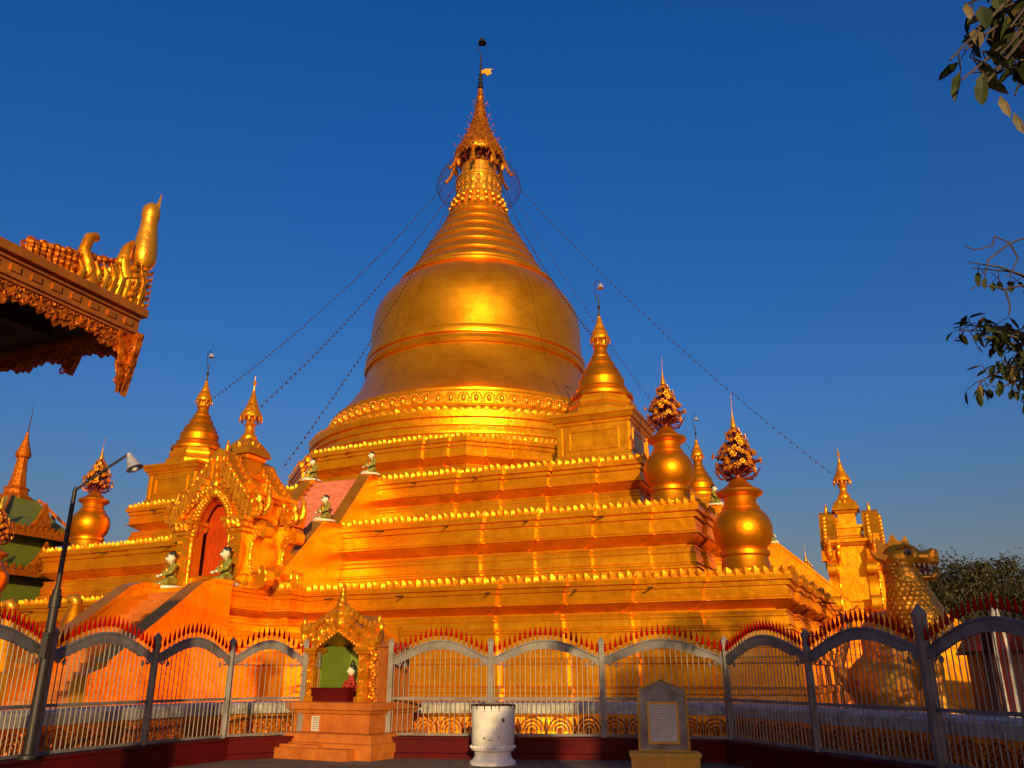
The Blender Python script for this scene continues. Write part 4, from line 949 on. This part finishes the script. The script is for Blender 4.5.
g.build('carved_letters', 'ink', pnl, 0)

# ------------------------------------------------------------------ pavilion whose eave corner enters at the upper left
pv = thing('teak_pavilion', 'carved gilt pavilion roof corner with dark soffit jutting in at the upper left', 'pavilion', (-3.74, 7.45, 0), ROT)
# local: x along e (roof lies at x<0), y = -w (roof lies at y<0); corner of eave at origin, z about 5
ez = 4.82
DY = -2.9
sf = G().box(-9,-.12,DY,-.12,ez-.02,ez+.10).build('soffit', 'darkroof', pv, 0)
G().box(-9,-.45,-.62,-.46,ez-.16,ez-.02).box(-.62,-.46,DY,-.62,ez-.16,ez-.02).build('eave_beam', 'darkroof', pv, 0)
fa = G().box(-.1,.06,DY,.06,ez-.06,ez+.16).box(-.10,.12,DY,.10,ez+.16,ez+.24).box(-9,-.1,-.1,.06,ez-.06,ez+.16).box(-9,-.10,-.10,.10,ez+.162,ez+.24)
for i in range(14): fa.box(.055,.075,-.12-.2*i,-.03-.2*i,ez+.03,ez+.09)
fa.box(.055,.085,DY,.05,ez-.03,ez-.005).box(.055,.085,DY,.05,ez+.115,ez+.135)
fa.build('fascia', 'eave', pv, 0)
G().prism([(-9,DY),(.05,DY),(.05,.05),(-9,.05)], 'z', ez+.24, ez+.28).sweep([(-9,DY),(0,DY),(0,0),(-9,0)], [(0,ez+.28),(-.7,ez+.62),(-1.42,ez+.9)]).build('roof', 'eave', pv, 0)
G().box(-9,-3.6,-2.7,-.35,ez+.4,ez+1.9).sweep([(-9,-2.75),(-3.5,-2.75),(-3.5,-.3),(-9,-.3)], [(.3,ez+1.9),(.3,ez+2.0),(-.5,ez+2.7),(-1.1,ez+3.7)]).build('shade_upper_roof', 'eave', pv, 0)  # unseen upper tier, added so the pavilion throws shade on the front stair
def fringe(n, L):
    g = G(); wq = L/n
    for i in range(n):
        y = -L*(i+.5)/n; h = .17 + .035*math.sin(i*.9) + .02*(i % 2)
        g.prism([(y-wq*.51, ez-.04), (y+wq*.51, ez-.04), (y+wq*.51, ez-.04-h*.8), (y, ez-.04-h), (y-wq*.51, ez-.04-h*.8)], 'x', .0, .03)
        for j in range(2): scroll(g, (.036, y, ez-.075-.085*j), wq*.42, 1.3, .011, ax='x', d=1 if (i+j) % 2 else -1)
    return g
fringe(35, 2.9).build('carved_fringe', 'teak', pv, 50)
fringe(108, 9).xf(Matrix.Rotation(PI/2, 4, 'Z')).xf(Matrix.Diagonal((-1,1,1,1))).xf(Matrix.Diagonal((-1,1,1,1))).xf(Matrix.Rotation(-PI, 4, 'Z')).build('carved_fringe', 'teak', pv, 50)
for px_, py_, hh_ in [(0.02,0.02,.62),(-.75,.02,.30)]:
    g = G().prism([(-.15,ez-.05),(.15,ez-.05),(.10,ez-.05-hh_*.5),(.03,ez-.05-hh_),(-.02,ez-.05-hh_*.9),(-.12,ez-.05-hh_*.45)], 'y', py_-.03, py_+.03)
    g.v = [(x+px_, y, z) for x, y, z in g.v]
    for j in range(5): scroll(g, (px_ + .04*(1 if j % 2 else -1), py_-.04, ez-.1-hh_*.16*j), .05, 1.3, .012, d=1 if j % 2 else -1)
    g.build('corner_pendant', 'teak', pv, 50)
g = G().prism([(-.15,ez-.05),(.04,ez-.05),(.0,ez-.35),(-.06,ez-.66),(-.10,ez-.3)], 'x', .03, .065); g.build('corner_pendant', 'teak', pv, 0)
# ridge ornaments along the near edge and the tall corner finial
orn = G()
for i in range(15):                           # pierced scroll cresting that climbs towards the corner
    y = -1.18 + i*.062; hh_ = .10 + .22*(i/14)**1.1
    for j in range(4):
        scroll(orn, (-.02 + .02*(j % 2), y + .03*(j % 2), ez + .30 + j*hh_*.32), .045, 1.4, .017, ax='x', d=1 if (i + j) % 2 else -1)
        orn.ell((0, y + .035, ez + .29 + j*hh_*.34), (.035,.035,.035), 6, 4)
orn.prism([(-1.25,ez+.24),(-.2,ez+.24),(-.2,ez+.52),(-.6,ez+.42),(-.95,ez+.32),(-1.25,ez+.29)], 'x', -.05, -.02)
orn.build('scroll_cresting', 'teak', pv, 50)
fl = G()
fl.tube([(0,-.52,ez+.26),(0,-.55,ez+.42),(0,-.63,ez+.58),(0,-.60,ez+.72),(0,-.53,ez+.76)], [.09,.07,.055,.05,.045], 8)
fl.tube([(0,-.14,ez+.5),(0,-.2,ez+.66),(0,-.17,ez+.82),(0,-.12,ez+.92)], [.09,.07,.05,.02], 8)
fl.ell((0,-.34,ez+.36), (.07,.11,.11), 10, 7)
for j in range(9):
    y_ = -.66 + .085*j; fl.tube([(.03,y_,ez+.27),(.05,y_+.02,ez+.36+.02*j),(.04,y_-.03,ez+.44+.03*j)], [.035,.03,.008], 6)
    scroll(fl, (.055, y_+.03, ez+.33+.012*j), .045, 1.4, .013, ax='x', d=1 if j % 2 else -1)
for j in range(6): fl.ell((.06, -.10+.02*(j % 2), ez+.34+.07*j), (.03,.035,.035), 6, 4); fl.tube([(.02,.09,ez+.30+.07*j),(.02,.15,ez+.33+.07*j),(.02,.17,ez+.37+.07*j)], [.025,.02,.006], 5)
for j in range(4): scroll(fl, (.04, -.36 + .05*j, ez+.42+.07*j), .07, 1.3, .02, ax='x', d=1 if j % 2 else -1)
for j in range(4): scroll(fl, (.05, .02, ez+.3+.13*j), .06, 1.3, .02, ax='x', d=1 if j % 2 else -1)
fl.prism([(-.55,ez+.24),(.08,ez+.24),(.10,ez+.55),(.02,ez+.75),(-.3,ez+.55)], 'x', -.05, .05)
fl.build('corner_carving', 'ornate', pv, 50)
G().lathe([(.02,-.02),(.08,.0),(.115,.07),(.12,.15),(.105,.32),(.085,.46),(.08,.54),(.09,.60),(.085,.68),(.05,.73),(.02,.75)], 20, (0,.04,ez+.70)).tube([(.04,.07,ez+1.36),(.05,.09,ez+1.58)], [.03,.004], 5).build('flask_finial', 'bright', pv, 40)
for px_, py_ in [(-1.5,-1.45),(-7.0,-1.45)]:
    G().box(px_-.22,px_+.22,py_-.22,py_+.22,0,ez).box(px_-.3,px_+.3,py_-.3,py_+.3,0,.4).build('pillar', 'eave', pv, 0)

# ------------------------------------------------------------------ trees
def leafquad(g, p, d, L, wd, droop=0.25):
    d = d.normalized(); s_ = d.cross(Vector((0,0,1)));
    if s_.length < .1: s_ = Vector((1,0,0))
    s_.normalize(); n = s_.cross(d); 
    q = [p, p + d*L*.35 + s_*wd*.5 - n*.0, p + d*L*.75 + s_*wd*.38 - n*L*droop*.4, p + d*L - n*L*droop, p + d*L*.75 - s_*wd*.38 - n*L*droop*.4, p + d*L*.35 - s_*wd*.5, p + d*L*.4 - n*wd*.2]
    g.add(q, [(0,1,6),(1,2,6),(2,3,6),(3,4,6),(4,5,6),(5,0,6)])
rt = random.Random(21)
def spray(lv, dv, br, p0, p1, n, L, spread):
    p0, p1 = Vector(p0), Vector(p1); mid = (p0+p1)/2 + Vector((rt.uniform(-.1,.1), rt.uniform(-.1,.1), rt.uniform(0,.1)))*(p1-p0).length
    br.tube([p0, mid, p1], [.012*L/.12, .008*L/.12, .004*L/.12], 5)
    for i in range(n):
        u = .25 + .75*i/n; p = p0.lerp(p1, u) + Vector((rt.uniform(-1,1), rt.uniform(-1,1), rt.uniform(-.6,.6)))*spread
        br.tube([p0.lerp(p1, u), p], .003*L/.12, 4)
        d = Vector((rt.uniform(-1,1), rt.uniform(-.8,.8), rt.uniform(-1.5,.15)))
        leafquad(dv if rt.random() < .22 else lv, p, d, L*rt.uniform(.7,1.1), L*rt.uniform(.38,.5), rt.uniform(.05,.35))
ot = thing('overhanging_tree', 'dark leafy tree whose drooping twigs hang in at the right picture edge', 'tree', (7.2, 5.2, 0), 0)
T0 = Vector((7.2, 5.2, 0))
tr = G().tube([(0,0,0),(.1,.05,1.6),(-.05,.1,3.4),(-.3,.1,5.0),(-.4,.1,6.6)], [.30,.24,.2,.15,.08], 12)
lv, dv, br = G(), G(), G()
up_to = [at(985,12,3.55), at(1010,28,3.5), at(1022,55,3.6), at(1015,95,3.6), at(995,70,3.65), at(950,60,3.5), at(975,30,3.6), at(1000,55,3.5), at(962,80,3.5), at(1000,10,3.6), at(965,50,3.5), at(1012,40,3.6), at(985,85,3.5), at(1030,20,3.7), at(1020,80,3.6), at(965,5,3.55)]
root = Vector((7.0,5.3,4.6)); h1 = at(1080,-30,3.8)
br.tube([root - T0, (root + h1)/2 + Vector((0,0,.25)) - T0, h1 - T0], [.09,.06,.035], 8)
for q in up_to: spray(lv, dv, br, h1.lerp(q, .15) - T0, q - T0, 11, .165, .10)
for q, c_ in [(at(965,2,3.55), 1), (at(1000,95,3.5), 1), (at(1014,112,3.6), 1)]:
    leafquad(dv if c_ else lv, q - T0, Vector((.1,0,-1)), .15, .055, .1)
low = [at(958,330,7.4), at(990,345,7.5), at(1010,370,7.5), at(968,262,7.5), at(972,268,7.6), at(962,325,7.4), at(985,325,7.4), at(1005,330,7.5), at(1018,345,7.6), at(975,383,7.4), at(1000,390,7.5), at(1020,360,7.4), at(1022,400,7.5)]
h2 = at(1070,232,7.2); h3 = at(1075,290,7.3); h4 = at(1060,345,7.4)
rb = Vector((7.0,5.3,4.2))
for hq in (h2, h3, h4): br.tube([rb - T0, (rb + hq)/2 + Vector((.1,0,.15)) - T0, hq - T0], [.08,.05,.028], 8)
bare = [(1024,238),(1010,243),(995,236)], [(1010,243),(988,260),(985,275)], [(1010,243),(1018,258),(1010,275),(1005,276)], [(995,236),(992,246),(975,250),(965,246)], [(1024,285),(1005,289),(978,284),(970,290)], [(1005,289),(1010,305),(1009,315)], [(1024,290),(1030,310),(1022,330)]
for pl_ in bare:
    br.tube([at(x, y, 7.4) - T0 for x, y in pl_], [.011 - .002*i for i in range(len(pl_))], 5)
br.tube([h2 - T0, at(1024,238,7.4) - T0], [.028,.012], 6); br.tube([h3 - T0, at(1024,286,7.4) - T0], [.028,.012], 6)
for i, q in enumerate(low):
    hq = h3 if i in (3,4) else h4
    spray(lv, dv, br, hq.lerp(q, .35) - T0, q - T0, 5 if i in (3,4) else 20, .15, .15)
tk = tr.build('trunk', 'wood', ot, 60)
br.build('twigs', 'wood', ot, 60)
cr3 = random.Random(4)
def crown(lv, c, rad, n, L, rnd, hole=.25):
    cl = [(Vector((rnd.gauss(0,.5), rnd.gauss(0,.5), rnd.gauss(0,.42))), rnd.uniform(.22,.42)) for _ in range(22)]
    for i in range(n):
        cc, rr = cl[rnd.randrange(len(cl))]
        p = cc + Vector((rnd.gauss(0,1), rnd.gauss(0,1), rnd.gauss(0,.8)))*rr*.55
        if (p - cc).length > rr*1.15 or p.length > 1.25: continue
        p = Vector((c[0] + p.x*rad[0], c[1] + p.y*rad[1], c[2] + p.z*rad[2]))
        leafquad(lv, p, Vector((rnd.uniform(-1,1), rnd.uniform(-1,1), rnd.uniform(-.8,.5))), L*rnd.uniform(.7,1.3), L*rnd.uniform(.4,.6), .2)
# the crown proper hangs right of and above the frame
crown(lv, (2.9,.6,6.6), (2.6,2.6,2.2), 2600, .22, cr3)
lv.build('leaves', 'leaf', ot, 0); dv.build('yellow_leaves', 'dryleaf', ot, 0)

def tree(label, x, y, h, rad, n, L, seed, group, m='crown', trunk_r=.3):
    rnd = random.Random(seed)
    t = thing('broadleaf_tree', label, 'tree', (x, y, 0), rnd.uniform(0,6), group)
    g = G(); zc = h*.64
    g.tube([(0,0,0),(rnd.uniform(-.2,.2),rnd.uniform(-.2,.2),h*.3),(rnd.uniform(-.4,.4),rnd.uniform(-.4,.4),h*.7)], [trunk_r,trunk_r*.8,trunk_r*.3], 9)
    for k in range(7):
        a = 2*PI*k/7 + rnd.random(); g.tube([(0,0,h*.28+k*.05*h), (rad*.4*math.cos(a), rad*.4*math.sin(a), h*.5+k*.03*h), (rad*.8*math.cos(a), rad*.8*math.sin(a), h*.62+k*.04*h)], [trunk_r*.5,trunk_r*.3,.04], 6)
    g.build('trunk', 'wood', t, 60)
    lv = G(); crown(lv, (0,0,zc), (rad,rad,h*.36), n, L, rnd); lv.build('crown', m, t, 0)
    return t
far = [(905,92,13.0,5.5),(946,88,14.6,5.4),(980,96,15.4,6.4),(1018,92,15.2,6.4),(1065,98,16.2,6.5),(1110,90,15,6)]
labs = ['low dark tree far behind the lion statue, just left of its snout', 'dark tree with ragged top right of the lion snout', 'dark broad tree far behind the sloping golden wall', 'dark tree at the right edge above the red hall', 'dark tree just outside the right edge', 'last dark tree beyond the right edge']
for i, (px, Y, h, rad) in enumerate(far):
    p = at(px, 672, Y); tree(labs[i], p.x, p.y, h, rad, 9000, .48, 40+i, 'trees beyond the pagoda court', trunk_r=.35)
# trees standing behind the photographer that shade the right of the court
behind = [(5.1,-10,6.2,2.4),(7.6,-11,8.4,2.8),(11.2,-9,10.6,3.2),(15.0,-12,12.6,3.6),(19.4,-10,16.4,3.9),(27,-12,12.0,4.0)]
for i, (x, y, h, rad) in enumerate(behind):
    tree(['smallest shade tree behind the photographer, nearest the pavilion', 'low round shade tree behind the photographer, beside the smallest one', 'middling shade tree behind the photographer, left of the two tall ones', 'tall shade tree behind the photographer, just left of the tallest', 'tallest shade tree behind the photographer', 'wide shade tree behind the photographer, farthest from the pavilion'][i], x, y, h, rad, 6500, .5, 60+i, 'shade trees behind the photographer', m='leaf')

# ------------------------------------------------------------------ small red hall with white niche arch, far right
p = at(1010, 650, 33)
rh = thing('red_hall', 'dark red low hall with white posts behind the fence at the right edge', 'building', (p.x+1.6, p.y, 0), ROT)
wl = G().box(-2.6,6,-2,4,0,2.5).build('wall', 'hall', rh, 0)
g = G()
for i in range(12): g.box(-2.55+.7*i, -2.5+.7*i, -2.05, -2.0, .1, 2.45)
g.build('wall_boards', 'kerb', wl, 0)
G().prism([(-3.0,2.5),(6.4,2.5),(6.0,3.2),(1.7,3.6),(-2.6,3.2)], 'y', -2.5, 4.5).build('roof', 'kerb', rh, 0)
for x in (-1.9, 1.4): G().box(x-.07,x+.07,-2.4,-2.26,0,2.5).build('post', 'white', rh, 0)
p = at(1000, 640, 31)
na = thing('white_niche', 'slender white pointed niche with dark red hollow at the right edge', 'niche', (p.x, p.y, 0), ROT)
G().prism([(-.2,0),(.2,0),(.25,2.6),(.22,3.2),(.1,3.9),(0,4.2),(-.1,3.9),(-.22,3.2),(-.25,2.6)], 'y', -.1, .2).build('frame', 'white', na, 0)
G().prism([(-.1,.4),(.1,.4),(.13,2.6),(.1,3.2),(0,3.7),(-.1,3.2),(-.13,2.6)], 'y', -.12, -.05).build('hollow', 'kerb', na, 0)
G().lathe([(.06,4.1),(.10,4.2),(.05,4.3),(.02,4.5)], 8, (0,.05,0)).build('finial', 'spear', na, 40)
